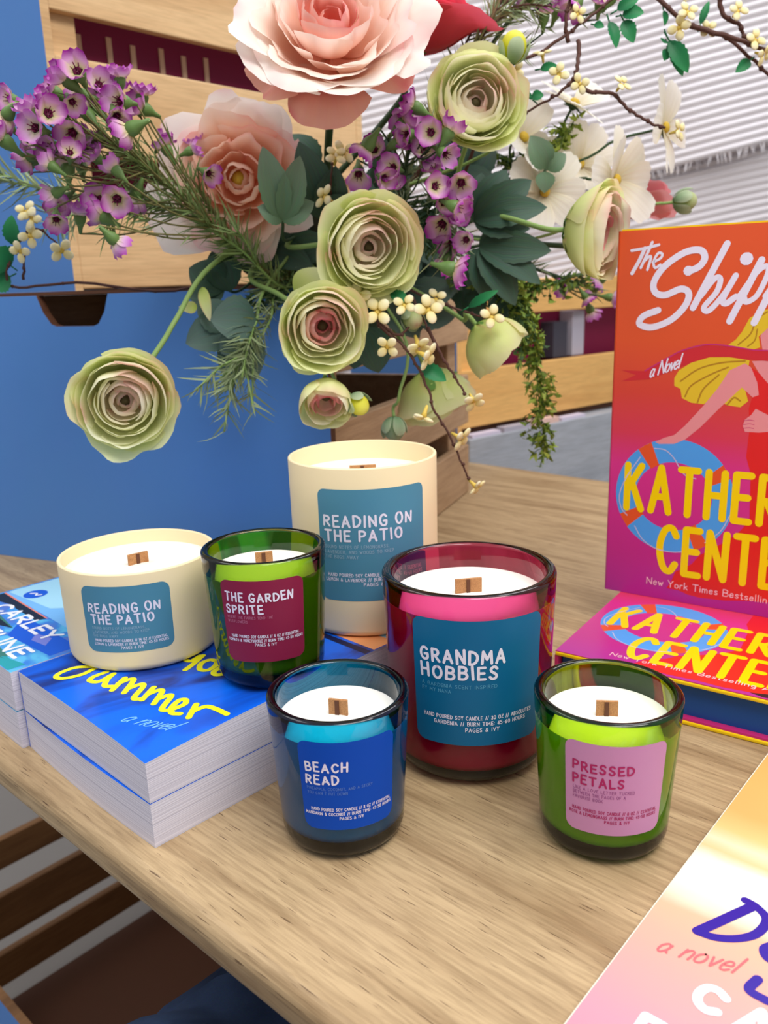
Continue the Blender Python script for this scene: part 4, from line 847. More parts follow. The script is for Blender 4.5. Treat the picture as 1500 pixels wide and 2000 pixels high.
# ------------------------------------------------------------------ roses
ROSE = [(.15, 150, 3, 1.2, .52, 0, .05, 2), (.25, 138, 4, 1.0, .46, 0, .08, 2), (.37, 122, 5, .9, .38, .06, .10, 2), (.50, 110, 5, .85, .29, .14, .12, 1), (.64, 99, 5, .82, .2, .2, .13, 1), (.76, 92, 5, .8, .13, .26, .14, 1), (.88, 86, 5, .8, .06, .30, .13, 0), (1.0, 80, 5, .8, 0, .36, .14, 0)]
gP = 'blush pink garden roses'
flower('garden_rose', 'very large blush and cream garden rose at the top of the arrangement', 'flower', at(645, 66, 590), (.05, -.82, .52), 99, ROSE + [(.96, 66, 5, .62, -.04, .34, .10, 3)], [PM['rose_out'], PM['rose_mid'], PM['rose_in'], PM['rose_under']], [at(640, 300, 690), at(636, 420, 730), mouth()], gP, 3.0, 0, seed=2, spin=.5, depth=.5, stem_mat=M['stem_dark'])
flower('garden_rose', 'smaller peach pink rose half hidden by lobed leaves at the left', 'flower', at(470, 352, 690), (.06, -.95, -.02), 96, ROSE, [PM['rose_out'], PM['rose_deep'], PM['rose_deep']], [at(520, 430, 740), mouth()], gP, 2.6, 4, core=(.13, .6, M['core_yel']), seed=14, spin=.2)
flower('garden_rose', 'coral red rose behind the large blush rose', 'flower', at(800, 40, 690), (.3, -.1, .9), 96, ROSE[3:], [PM['coral']] * 3, [at(780, 200, 740), mouth()], 'deep pink roses', 2.6, 4, seed=17, stem_mat=M['stem_dark'])
flower('garden_rose', 'rose pink flower behind the white cosmos next to the orange book', 'flower', at(1238, 392, 815), (.5, .2, .8), 62, ROSE[3:], [PM['pinkish']] * 3, [at(1100, 480, 760), mouth()], 'deep pink roses', 2.4, 4, seed=19, stem_mat=M['stem_dark'])

# ------------------------------------------------------------------ buds on stems
def bud(label, c, axis, dia, path, inner, seed, group='ranunculus buds'):
    axis = Vector(axis).normalized(); Mx = basis(axis); c = Vector(c); R = dia / 2; base = c - axis * R
    root = thing('flower_bud', label, 'bud', base, group)
    mb = MB(); mb.ellipsoid(c, (R * .86, R * .86, R), Mx, 16, 10); mb.build('bud_head', inner, root)
    for i in range(5):
        cup_petal(Mx, base - axis * .4, R * 1.08, 112 + 16 * (i % 2), .72, 2 * PI * i / 5 + seed, 0, 1.0, .06, .03, seed + i, .6).build('sepal', PM['budsep'], root)
    mb = MB(); mb.tube(smooth_path([base + axis * .5, base - axis * R * .8] + [Vector(p) for p in path], 6), 1.3, 7); mb.build('stem', M['stem'], root)
bud('yellow green bud standing above the right ranunculus against the blanket', at(1003, 92, 640), (.1, -.25, .95), 21, [at(985, 165, 650), at(950, 300, 690), mouth()], PM['budyel'], 1)
bud('lime bud next to the small half open ranunculus', at(700, 790, 588), (.55, -.6, -.55), 17, [at(672, 760, 600), at(640, 700, 650), mouth()], PM['budyel'], 2)
bud('grey green bud hanging just above the tall cream candle', at(770, 838, 640), (.0, -.25, -.96), 19, [at(780, 770, 640), at(782, 640, 660), mouth()], PM['budsep'], 3)
bud('round green bud out at the right against the blanket', at(1338, 393, 760), (.98, -.15, .05), 20, [at(1280, 398, 760), at(1180, 410, 760), at(1000, 470, 750), mouth()], PM['bud'], 4)
bud('pale green bud tucked among the cream twig blossoms', at(806, 624, 605), (.3, -.75, -.4), 16, [at(780, 590, 640), at(740, 560, 700), mouth()], PM['bud'], 5)

# ------------------------------------------------------------------ waxflower sprays
def blossom_mesh(mat, seed, open_=1.0):
    """five spoon petals, dark throat and green cup; about 13 mm across, axis +z"""
    rnd = random.Random(seed); mb = MB()
    for i in range(5):
        phi = 2 * PI * i / 5 + rnd.uniform(-.1, .1); th = rnd.uniform(.25, .6) * open_
        def fn(u, v, phi=phi, th=th):
            x = u * 2 - 1; w_ = 3.3 * math.sin(PI * (.14 + .76 * v)) ** .8 * x; r_ = 1.5 + 5.0 * v * math.cos(th) - .5 * x * x * v; z = 3.0 + 5.0 * v * math.sin(th) + 1.2 * v * v + 1.3 * x * x * v
            return V(r_ * math.cos(phi) - w_ * math.sin(phi), r_ * math.sin(phi) + w_ * math.cos(phi), z)
        mb.grid(fn, 4, 5, 0)
    mb.lathe([(0, 2.6), (1.0, 2.8), (1.5, 3.3)], (0, 0, 0), 10, 1)
    for k in range(5):
        a = 2 * PI * k / 5; mb.tube([V(.6 * math.cos(a), .6 * math.sin(a), 2.8), V(1.6 * math.cos(a), 1.6 * math.sin(a), 5.6)], .22, 4, 1)
    mb.lathe([(0, -5.5), (.7, -5.2), (1.1, -2.5), (2.4, .4), (2.7, 2.4), (2.2, 3.3)], (0, 0, 0), 10, 2)
    me_o = mb.build('blossom', [mat, M['maroon'], M['calyx']], None, base=(0, 0, 0)); me = me_o.data
    bpy.data.objects.remove(me_o); return me
WAX = [blossom_mesh(PM['wax_p'], 1), blossom_mesh(PM['wax_p'], 2, 1.35), blossom_mesh(PM['wax_l'], 3, 1.45), blossom_mesh(PM['wax_l'], 4, 1.1), blossom_mesh(PM['wax_p'], 5, .8)]
def put(me, name, root, p, axis, sc, spin):
    o = bpy.data.objects.new(name, me); COL.objects.link(o); o.parent = root; Mx = basis(axis) @ Matrix.Rotation(spin, 3, 'Z')
    o.matrix_local = Matrix.Translation((Vector(p) - WORLD[root.name]) * MM) @ (Mx * sc).to_4x4(); return o
NEED = [plain('needle_green', (126, 148, 88), .55), plain('needle_grey_green', (142, 158, 116), .55), plain('needle_olive', (104, 112, 58), .6)]
def needles(mb, P, n, ln, wd, fwd=.75, start=0.0, m=0, spread=1.0):
    P = [Vector(p) for p in P]
    for k in range(n):
        u = start + (1 - start) * random.random(); f = u * (len(P) - 1); i = min(int(f), len(P) - 2); p = P[i].lerp(P[i + 1], f - i); t = (P[i + 1] - P[i]).normalized()
        a = random.uniform(0, 2 * PI); s_ = t.orthogonal().normalized(); s2 = t.cross(s_); d = (s_ * math.cos(a) + s2 * math.sin(a)) * spread + t * fwd * random.uniform(.6, 1.5)
        mb.blade(p, p + d.normalized() * ln * random.uniform(.6, 1.2), wd, random.uniform(-1, 1) * ln * .12, None, m)
def waxspray(label, main, spots, group, dirs, seed, needle_n, scl=1.0, attach=.55, nm=0):
    rnd = random.Random(seed); P = smooth_path(main, 10); root = thing('waxflower_spray', label, 'flower', P[0], group)
    st = MB(); st.tube(P, [2.4 - 1.3 * i / len(P) for i in range(len(P))], 7); nd = MB(); needles(nd, P, needle_n, 20, 1.5, 1.1)
    for k, q in enumerate(spots):
        q = Vector(q); ax = (Vector(dirs) + V(rnd.uniform(-1, 1), rnd.uniform(-.7, 1.0), rnd.uniform(-1, 1)) * 1.15).normalized()
        sc = scl * rnd.uniform(.9, 1.25); put(WAX[rnd.choice([0, 0, 1, 2, 3, 4, 4])], 'blossom', root, q, ax, sc, rnd.uniform(0, 6))
        b = q - ax * 5.2 * sc; best = min(range(len(P)), key=lambda i: (P[i] - b).length); j = max(0, best - int(len(P) * rnd.uniform(.12, .3)))
        s0 = P[j]; mid = s0.lerp(b, .55) + V(0, 0, -4) - ax * 3; Q = smooth_path([s0, mid, b], 5); st.tube(Q, .65, 5); needles(nd, Q, 5, 13, 1.2, 1.2)
    st.build('stem', M['stem_dark'] if nm else plain('olive_stem', (112, 108, 60), .6), root); nd.build('foliage', NEED[nm % 3], root); return root
spots1 = [(95, 590), (60, 650), (50, 740), (60, 850), (190, 690), (170, 760), (150, 830), (190, 900), (290, 600), (330, 640), (350, 560), (400, 440), (430, 500), (470, 450), (410, 580), (640, 480), (700, 500), (570, 520), (640, 600), (670, 650), (740, 600), (530, 690), (580, 650), (830, 600), (870, 650), (800, 740), (490, 850), (560, 880), (590, 950), (410, 920), (300, 950), (330, 990), (190, 950), (480, 1000), (400, 1020), (350, 1120), (320, 1190), (330, 1260), (400, 1150), (470, 1300), (640, 1230), (690, 1150), (600, 1180), (640, 1290), (640, 1380), (700, 1020), (810, 1110), (240, 760), (270, 680), (500, 560), (440, 760), (340, 860)]
rs = random.Random(4); s1 = [at(x / 3, y / 3, 600 + rs.uniform(-28, 34)) for x, y in spots1]
waxspray('big purple waxflower spray reaching out to the left', [mouth(), at(560, 545, 700), at(470, 490, 670), at(380, 410, 640), at(250, 300, 615), at(110, 225, 605)], s1, 'purple waxflower sprays', (-.35, -.75, .35), 4, 420, 1.5)
s2 = [at(x, y, 655 + rs.uniform(-16, 20)) for x, y in ((312, 285), (365, 298), (385, 292), (400, 335), (330, 300))]
waxspray('short waxflower stem with a few purple blossoms in front of the peach rose', [mouth(), at(500, 500, 700), at(430, 430, 670), at(372, 345, 655)], s2, 'purple waxflower sprays', (-.1, -.6, .8), 6, 70, 1.4)
s3 = [at(x, y, 615 + rs.uniform(-14, 22)) for x, y in ((725, 275), (700, 330), (745, 345), (765, 285), (800, 230), (820, 215), (780, 250), (830, 300), (860, 295), (870, 270), (845, 260), (755, 372), (735, 300), (805, 262), (775, 330))]
waxspray('purple waxflower spray under the large blush rose', [mouth(), at(770, 440, 680), at(790, 350, 650), at(800, 260, 632)], s3, 'purple waxflower sprays', (0, -.9, .1), 8, 110, 1.6, nm=1)
s4 = [at(x, y, 600 + rs.uniform(-12, 20)) for x, y in ((845, 365), (860, 395), (880, 400), (905, 390), (870, 430), (890, 470), (915, 465), (880, 500), (870, 522), (900, 350), (855, 345), (895, 425))]
waxspray('purple waxflower spray hanging right of the middle ranunculus', [mouth(), at(800, 420, 670), at(850, 380, 640), at(875, 440, 622), at(880, 500, 616)], s4, 'purple waxflower sprays', (.1, -.9, -.2), 10, 80, 1.6, nm=1)
s5 = [at(x, y, 700 + rs.uniform(-15, 15)) for x, y in ((1062, 42), (1085, 30), (1170, 18), (1190, 5), (1045, -5), (1130, 0))]
waxspray('sparse waxflower stem at the top right against the blanket', [mouth(), at(860, 300, 740), at(960, 90, 710), at(1040, 0, 700), at(1110, -30, 700)], s5, 'purple waxflower sprays', (.1, -.6, .4), 12, 60, 1.6, nm=1)
s6 = [at(x, y, 770 + rs.uniform(-10, 10)) for x, y in ((1115, 560), (1140, 575), (1165, 560), (1150, 600), (1180, 540), (1185, 580))]
waxspray('dark purple waxflowers tucked beside the lower edge of the orange book', [mouth(), at(950, 500, 770), at(1060, 530, 770), at(1160, 565, 770)], s6, 'purple waxflower sprays', (0, -.7, -.5), 13, 60, 1.4, nm=1)

# ------------------------------------------------------------------ needle sprigs
def sprig(label, main, n, ln, wd, mat, group='needle leaved sprigs', subs=0, sr=1.3, barkm=None, seed=0):
    rnd = random.Random(seed); P = smooth_path(main, 10); root = thing('rosemary_sprig', label, 'foliage', P[0], group)
    st = MB(); st.tube(P, [sr * (1.2 - .8 * i / len(P)) for i in range(len(P))], 6); nd = MB(); needles(nd, P, n, ln, wd, 1.0, .25)
    for k in range(subs):
        i = int(len(P) * rnd.uniform(.4, .9)); t = (P[min(i + 1, len(P) - 1)] - P[i - 1]).normalized(); d = (t * 1.0 + V(rnd.uniform(-1, 1), rnd.uniform(-.6, .3), rnd.uniform(-1, .6)) * .8).normalized()
        Q = smooth_path([P[i], P[i] + d * 22, P[i] + d * 42 + V(0, 0, -6)], 5); st.tube(Q, .8, 5); needles(nd, Q, 26, ln, wd, .9)
    st.build('stem', barkm or M['stem'], root); nd.build('foliage', mat, root)
sprig('pale needle sprig poking in at the left edge', [at(140, 410, 690), at(60, 375, 690), at(-20, 352, 690), at(-60, 345, 690)], 120, 26, 1.6, NEED[1], subs=2, seed=1) if False else None
sprig('pale needle sprig poking out at the far left above the blue crate', [mouth(), at(420, 470, 740), at(230, 410, 720), at(110, 375, 700), at(-10, 350, 690), at(-60, 345, 690)], 150, 26, 1.6, NEED[1], subs=3, seed=1)
sprig('brown stemmed needle sprig rising at the top behind the right ranunculus', [mouth(), at(800, 360, 730), at(850, 215, 700), at(930, 90, 690), at(1000, -40, 690)], 260, 22, 1.5, NEED[1], subs=5, sr=3.0, barkm=M['bark'], seed=2)
sprig('pale drooping needle sprig below the pink throated ranunculus', [mouth(), at(520, 560, 670), at(500, 630, 640), at(470, 700, 625), at(445, 762, 620)], 110, 22, 1.5, NEED[1], subs=5, seed=3)
sprig('short needle sprig drooping left of the pink throated ranunculus', [mouth(), at(540, 560, 690), at(520, 640, 650), at(420, 750, 640)], 90, 20, 1.4, NEED[1], subs=2, seed=5)
sprig('olive needle sprig along the lower side of the left waxflower spray', [mouth(), at(560, 560, 690), at(460, 480, 660), at(330, 405, 640), at(250, 385, 636)], 170, 24, 1.5, NEED[0], subs=2, seed=6)

# ------------------------------------------------------------------ leaves
LEAF = {'sage': petal_mat('sage_leaf', (96, 124, 92), (112, 142, 112), (124, 150, 124), None, 0, .15, .6, .5), 'dark': petal_mat('dark_leaf', (44, 70, 54), (60, 88, 72), (76, 102, 88), None, 0, .1, .55, .9),
        'blue': petal_mat('blue_grey_leaf', (66, 92, 82), (86, 112, 102), (100, 122, 114), None, 0, .12, .6, .5), 'bright': petal_mat('bright_leaf', (28, 96, 60), (36, 124, 74), (52, 140, 84), None, 0, .2, .45, .3)}
def leaf_mb(mb, p0, p1, wdt, nrm, serr=.0, fold=.25, bend=.15, m=0):
    p0, p1 = Vector(p0), Vector(p1); d = p1 - p0; L = d.length; t = d.normalized(); nrm = Vector(nrm); nrm = (nrm - t * nrm.dot(t)).normalized(); s_ = t.cross(nrm)
    def fn(u, v):
        x = u * 2 - 1; w_ = wdt * .5 * (math.sin(PI * min(1, v ** .85)) ** .75) * (1 + serr * math.sin(v * 40)) * (1 if v < .999 else 0)
        return p0 + d * v + s_ * (w_ * x) + nrm * (fold * abs(x) * w_ + bend * L * math.sin(PI * v) * .5 - bend * L * v * v)
    mb.grid(fn, 4, 14, m)
def leafthing(label, stem_pts, leaves, mat, group, nrm=(0, -1, .25), serr=.04, stem_mat=None, name='leaf_stem', sr=1.2):
    P = smooth_path(stem_pts, 7); root = thing(name, label, 'foliage', P[0], group)
    st = MB(); st.tube(P, sr, 6); st.build('stem', stem_mat or M['stem_dark'], root)
    for a, b, w_ in leaves:
        mb = MB(); leaf_mb(mb, a, b, w_, Vector(nrm) + V(random.uniform(-.3, .3), 0, random.uniform(-.3, .3)), serr); mb.build('leaf', mat, root)
    return root
gl = 'broad leaves among the flowers'
q = 625
leafthing('lobed sage green leaf in front of the peach rose', [mouth(), at(560, 470, 680), at(552, 430, q)], [(at(552, 432, q), at(515, 286, q - 10), 22), (at(552, 432, q), at(588, 305, q - 6), 20), (at(552, 432, q), at(506, 402, q - 8), 16), (at(553, 434, q), at(612, 392, q), 18)], LEAF['sage'], gl)
leafthing('dark leaf pair behind the lobed leaf under the large blush rose', [mouth(), at(640, 480, 720), at(640, 430, 680)], [(at(640, 430, 680), at(585, 280, 660), 30), (at(642, 420, 680), at(655, 330, 660), 26), (at(640, 430, 680), at(690, 390, 660), 26)], LEAF['dark'], gl)
leafthing('blue grey oval leaf left of the pink throated ranunculus', [mouth(), at(540, 600, 690), at(500, 625, 640)], [(at(500, 625, 640), at(412, 622, 630), 34), (at(495, 640, 640), at(430, 690, 636), 26)], LEAF['blue'], gl)
leafthing('blue grey scalloped leaves at the lower left of the bouquet', [mouth(), at(520, 590, 700), at(450, 640, 660)], [(at(450, 640, 660), at(362, 668, 650), 30), (at(452, 640, 660), at(385, 590, 655), 26), (at(455, 650, 660), at(500, 740, 650), 34), (at(470, 640, 660), at(440, 745, 660), 24)], LEAF['blue'], gl)
leafthing('dark rounded leaves below the left waxflower spray', [mouth(), at(480, 560, 710), at(430, 560, 680)], [(at(440, 565, 680), at(370, 520, 676), 32), (at(440, 565, 680), at(365, 575, 680), 30), (at(450, 570, 680), at(420, 480, 684), 28)], LEAF['dark'], gl)
leafthing('large dark lobed leaf above the green stem of the side view ranunculus', [mouth(), at(840, 470, 720), at(925, 430, 690)], [(at(925, 430, 690), at(1040, 352, 682), 27), (at(925, 430, 690), at(1068, 398, 678), 25), (at(925, 432, 690), at(992, 330, 688), 27), (at(925, 432, 690), at(945, 336, 690), 22), (at(925, 432, 690), at(1035, 445, 680), 22)], LEAF['dark'], gl)
leafthing('large dark lobed leaf hanging below the side view ranunculus stem', [mouth(), at(850, 490, 730), at(935, 480, 690)], [(at(935, 480, 690), at(1078, 488, 680), 25), (at(935, 482, 690), at(1060, 545, 678), 25), (at(935, 484, 690), at(1012, 592, 680), 27), (at(935, 484, 690), at(958, 590, 686), 25), (at(935, 482, 690), at(1015, 452, 688), 24), (at(935, 484, 690), at(915, 560, 690), 20)], LEAF['dark'], gl)
leafthing('narrow dark leaf below the middle ranunculus', [mouth(), at(700, 620, 700), at(715, 650, 650)], [(at(712, 640, 650), at(742, 725, 640), 34), (at(705, 640, 655), at(690, 720, 650), 26)], LEAF['dark'], gl)
leafthing('small grey green leaf among the white cosmos', [mouth(), at(1000, 420, 750), at(1066, 330, 730)], [(at(1066, 330, 730), at(1040, 265, 722), 22), (at(1068, 332, 730), at(1105, 300, 726), 16), (at(1064, 335, 730), at(1064, 375, 726), 16)], LEAF['sage'], gl)
leafthing('pale green leaf rising behind the pink throated ranunculus', [mouth(), at(600, 610, 690), at(585, 590, 630)], [(at(585, 592, 628), at(640, 528, 615), 30)], PM['ran_out'], gl, serr=0)
leafthing('pale curled leaf on the stem of the hanging ranunculus', [mouth(), at(412, 520, 668), at(395, 545, 655)], [(at(395, 560, 655), at(408, 622, 640), 9), (at(385, 600, 650), at(352, 600, 640), 9)], PM['ran_out'], gl, serr=0)
kk = 0
for cx, cy, Y, n in ((640, 470, 745, 7), (720, 400, 745, 7), (800, 500, 735, 7), (560, 530, 720, 7), (700, 590, 730, 7), (880, 340, 745, 6), (940, 540, 745, 7), (610, 350, 740, 6), (780, 590, 740, 6), (500, 480, 735, 6)):
    rr = random.Random(kk * 7 + 1); c = at(cx, cy, Y); kk += 1; lv = []
    for i in range(n):
        a = rr.uniform(0, 2 * PI); p0 = c + V(rr.uniform(-14, 14), rr.uniform(-12, 12), rr.uniform(-14, 14)); lv.append((p0, p0 + V(math.cos(a) * rr.uniform(30, 48), rr.uniform(-22, 6), math.sin(a) * rr.uniform(26, 44)), rr.uniform(20, 34)))
    leafthing('dark leaf cluster deep inside the flower arrangement', [mouth(), c.lerp(mouth(), .4), c], lv, LEAF['dark' if kk % 3 else 'blue'], 'dark filler leaf clusters')

# ------------------------------------------------------------------ fine ferny greenery
FERN = [plain('moss_green_fern', (120, 146, 52), .6), plain('lime_fern', (166, 186, 76), .6), plain('deep_fern', (62, 92, 48), .6), plain('blue_fern', (70, 104, 80), .6)]
def fern(label, main, n, ln, mats, sub, group='ferny greenery sprigs', seed=1, hang=.5):
    rnd = random.Random(seed); P = smooth_path(main, 10); root = thing('fern_sprig', label, 'foliage', P[0], group); st = MB(); st.tube(P, [1.2 - .8 * i / len(P) for i in range(len(P))], 5)
    lf = MB()
    for k in range(sub):
        u = .35 + .65 * (k + rnd.random()) / sub; f = u * (len(P) - 1); i = min(int(f), len(P) - 2); p = P[i].lerp(P[i + 1], f - i)
        a = rnd.uniform(0, 2 * PI); d = V(math.cos(a), math.sin(a) * .8, rnd.uniform(-.9, .5) - hang * .4).normalized(); L = ln * rnd.uniform(.5, 1.1); e_ = p + d * L; st.tube([p, p.lerp(e_, .5) + V(0, 0, 2), e_], .4, 4)
        for j in range(n):
            v = rnd.random(); b = p.lerp(e_, v); dd = V(rnd.uniform(-1, 1), rnd.uniform(-1, 1), rnd.uniform(-1, 1)).normalized()
            lf.blade(b, b + (dd + d * .5).normalized() * rnd.uniform(4, 8.5), 3.4, .4, None, 0 if rnd.random() < .6 else 1, 2)
    st.build('stem', FERN[2], root); lf.build('foliage', mats, root)
fern('long feathery greenery trail hanging down right of the ranunculus buds', [mouth(), at(900, 500, 740), at(1010, 560, 720), at(1042, 660, 715), at(1052, 770, 712), at(1066, 885, 712)], 9, 17, [FERN[0], FERN[1]], 90, seed=2, hang=1)
fern('mossy greenery sprig below the large dark leaves', [mouth(), at(850, 500, 735), at(930, 540, 715), at(1010, 600, 710), at(1030, 690, 710)], 8, 22, [FERN[0], FERN[2]], 60, seed=3)
fern('deep green fern between the middle ranunculus and the purple spray', [mouth(), at(800, 470, 690), at(825, 460, 660), at(840, 400, 650)], 9, 24, [FERN[3], FERN[2]], 46, seed=4, hang=.2)
fern('fern sprig behind the side view ranunculus', [mouth(), at(900, 520, 750), at(1010, 560, 745), at(1120, 540, 745)], 8, 22, [FERN[0], FERN[2]], 46, seed=5)
fern('lime fern sprig among the white cosmos', [mouth(), at(960, 420, 765), at(1050, 320, 760), at(1120, 240, 758)], 8, 18, [FERN[1], FERN[0]], 50, seed=6, hang=0)
fern('green fern sprig behind the right ranunculus', [mouth(), at(880, 380, 770), at(960, 300, 765), at(1040, 350, 760)], 8, 20, [FERN[0], FERN[2]], 46, seed=7, hang=.1)
fern('fine fern under the left end of the waxflower stem', [mouth(), at(640, 520, 720), at(560, 560, 690), at(480, 590, 680)], 8, 20, [FERN[2], FERN[3]], 40, seed=8)

# ------------------------------------------------------------------ white cosmos
def cosmos(label, c, axis, dia, path, seed, n=8, cup=58):
    axis = Vector(axis).normalized(); Mx = basis(axis); c = Vector(c); rnd = random.Random(seed); R = dia / 2; root = thing('cosmos_flower', label, 'flower', c, 'white cosmos flowers')
    for i in range(n):
        phi = 2 * PI * i / n + rnd.uniform(-.12, .12); el = math.radians(rnd.uniform(8, 90 - cup)); L = R * rnd.uniform(.85, 1.1); W = R * rnd.uniform(.55, .75); tw = rnd.uniform(-.3, .3)
        mb = MB()
        def fn(u, v, phi=phi, el=el, L=L, W=W, tw=tw):
            x = u * 2 - 1; w_ = W * .5 * (.22 + .78 * math.sin(PI * .5 * min(1, v * 1.25))) * (1 - .12 * max(0, v - .8) * 5) * x; vv = v * (1 - .10 * abs(x) ** 2 - .02 * math.sin(x * 9))
            r_ = 2 + L * vv * math.cos(el); z = L * vv * math.sin(el) - .10 * L * vv * vv * vv + tw * w_ + .7 * math.cos(x * 14) * .5
            return c + Mx @ V(r_ * math.cos(phi) - w_ * math.sin(phi), r_ * math.sin(phi) + w_ * math.cos(phi), z)
        mb.grid(fn, 12, 8); mb.build('petal', PM['cosmos'], root)
    mb = MB(); mb.ellipsoid(c + axis * 2.5, (4.5, 4.5, 3.0), Mx); mb.build('flower_centre', M['core_yel'], root)
    mb = MB(); mb.lathe([(0, -5), (2.2, -4), (4.2, -1), (3.6, 1)], c, 10, 0, Mx)
    for i in range(7):
        a = 2 * PI * i / 7; p = c + Mx @ V(3 * math.cos(a), 3 * math.sin(a), -1); mb.blade(p, c + Mx @ V(10 * math.cos(a), 10 * math.sin(a), -3 + rnd.uniform(-2, 2)), 2.2)
    mb.build('calyx', M['stem_dark'], root)
    mb = MB(); mb.tube(smooth_path([c - axis * 4, c - axis * 14] + [Vector(p) for p in path], 6), 1.1, 6); mb.build('stem', M['stem_dark'], root)
cosmos('white cosmos highest at the right against the blanket', at(1295, 250, 750), (.72, -.45, .1), 80, [at(1200, 275, 755), at(1080, 330, 760), mouth()], 1, 6, 70)
cosmos('white cosmos in profile above the side view ranunculus', at(1200, 352, 735), (.72, -.66, .05), 84, [at(1150, 350, 740), at(1080, 355, 750), mouth()], 2, 8, 55)
cosmos('white cosmos behind the side view ranunculus', at(1062, 375, 740), (.2, -.85, .05), 72, [at(1000, 430, 750), mouth()], 3, 7, 60)
cosmos('white cosmos right beside the right ranunculus', at(1020, 270, 745), (.5, -.6, .3), 70, [at(960, 380, 755), mouth()], 4, 7, 55)
cosmos('white cosmos tilted up below the brown twigs', at(1120, 205, 760), (.35, -.3, .7), 66, [at(1090, 270, 765), at(1000, 420, 765), mouth()], 5, 7, 40)
cosmos('white cosmos deep between the others', at(1130, 322, 775), (.2, -.8, .3), 70, [at(1060, 400, 775), mouth()], 6, 7, 50)

# ------------------------------------------------------------------ twigs with small cream blossoms
def cream_mesh(seed):
    rnd = random.Random(seed); mb = MB()
    for i in range(4):
        phi = PI / 2 * i + rnd.uniform(-.15, .15); th = rnd.uniform(.1, .4)
        c = V(math.cos(phi) * 4.4 * math.cos(th), math.sin(phi) * 4.4 * math.cos(th), 2.4 + 4.4 * math.sin(th))
        Mr = basis(V(math.cos(phi) * math.cos(th), math.sin(phi) * math.cos(th), math.sin(th)))
        mb.ellipsoid(c, (2.7, 2.7, 3.2), Matrix(((1,0,0),(0,1,0),(0,0,.42))) @ Mr, 10, 6, 0)
    mb.lathe([(0, -4), (.7, -4), (1.2, 0), (1.9, 2.4), (0, 3.2)], (0, 0, 0), 8, 1)
    o = mb.build('blossom', [PM['cream4'], plain('cream_throat', (226, 196, 90), .6)], None, base=(0, 0, 0)); me = o.data; bpy.data.objects.remove(o); return me
CREAM = [cream_mesh(k) for k in range(3)]
def twig(label, paths, spots, greens, seed, sc=1.0, r0=1.6):
    rnd = random.Random(seed); root = thing('blossom_twig', label, 'twig', paths[0][0], 'brown twigs with cream blossoms')
    st = MB()
    for P in paths:
        Q = smooth_path(P, 6); Q = [q + V(rnd.uniform(-.6, .6), rnd.uniform(-.6, .6), rnd.uniform(-.6, .6)) for q in Q]; st.tube(Q, [r0 * (1 - .5 * i / len(Q)) for i in range(len(Q))], 6)
        for q in Q[3::5]: st.ellipsoid(q, r0 * 1.15, None, 6, 4)
    st.build('branch', M['bark'], root)
    for q, ax in spots: put(CREAM[rnd.randrange(3)], 'blossom', root, q, Vector(ax) + V(rnd.uniform(-.2, .2), rnd.uniform(-.2, .2), rnd.uniform(-.2, .2)), sc * rnd.uniform(.9, 1.15), rnd.uniform(0, 3))
    for a, b, w_ in greens:
        mb = MB(); leaf_mb(mb, a, b, w_, (rnd.uniform(-.4, .4), -1, .3), .08, .35, .1); mb.tube([Vector(a) - (Vector(b) - Vector(a)) * .3, a], .6, 5); mb.build('leaf', LEAF['bright'], root)
Y = 680
twig('long brown twig crossing the blanket at the top right', [[mouth(), at(850, 430, 740), at(975, 160, Y), at(1060, 100, Y), at(1130, 50, Y), at(1200, -5, Y), at(1250, -40, Y)], [at(1110, 82, Y), at(1105, 40, Y), at(1118, -20, Y)], [at(1130, 78, Y), at(1128, 130, Y - 8), at(1115, 160, Y - 10), at(1080, 190, Y - 10), at(1015, 225, Y)], [at(1118, 152, Y - 10), at(1150, 178, Y - 14), at(1195, 182, Y - 14), at(1230, 215, Y - 14), at(1270, 240, Y - 14), at(1300, 250, Y - 14)]],
     [(at(1093, 148, Y - 12), (-.5, -.8, .3)), (at(1008, 135, Y), (-.4, -.8, -.2)), (at(1210, 170, Y - 16), (.3, -.7, .6)), (at(1125, 30, Y), (.2, -.9, .2)), (at(1128, 165, Y - 12), (.3, -.9, -.2)), (at(1060, 112, Y), (0, -.4, .9)), (at(1318, 258, Y - 14), (.5, -.8, 0))],
     [(at(1215, 30, Y - 5), at(1258, 22, Y - 10), 11), (at(1218, 40, Y - 5), at(1238, 82, Y - 10), 11), (at(1190, 42, Y - 5), at(1206, 92, Y - 10), 9), (at(1205, 20, Y - 5), at(1250, -8, Y - 8), 9), (at(1160, 48, Y), at(1180, 52, Y - 3), 6), (at(1055, 135, Y), at(1090, 128, Y - 6), 7), (at(1040, 195, Y), at(1008, 170, Y), 6), (at(1038, 190, Y - 4), at(1062, 185, Y - 6), 8)], 1)
Y = 720
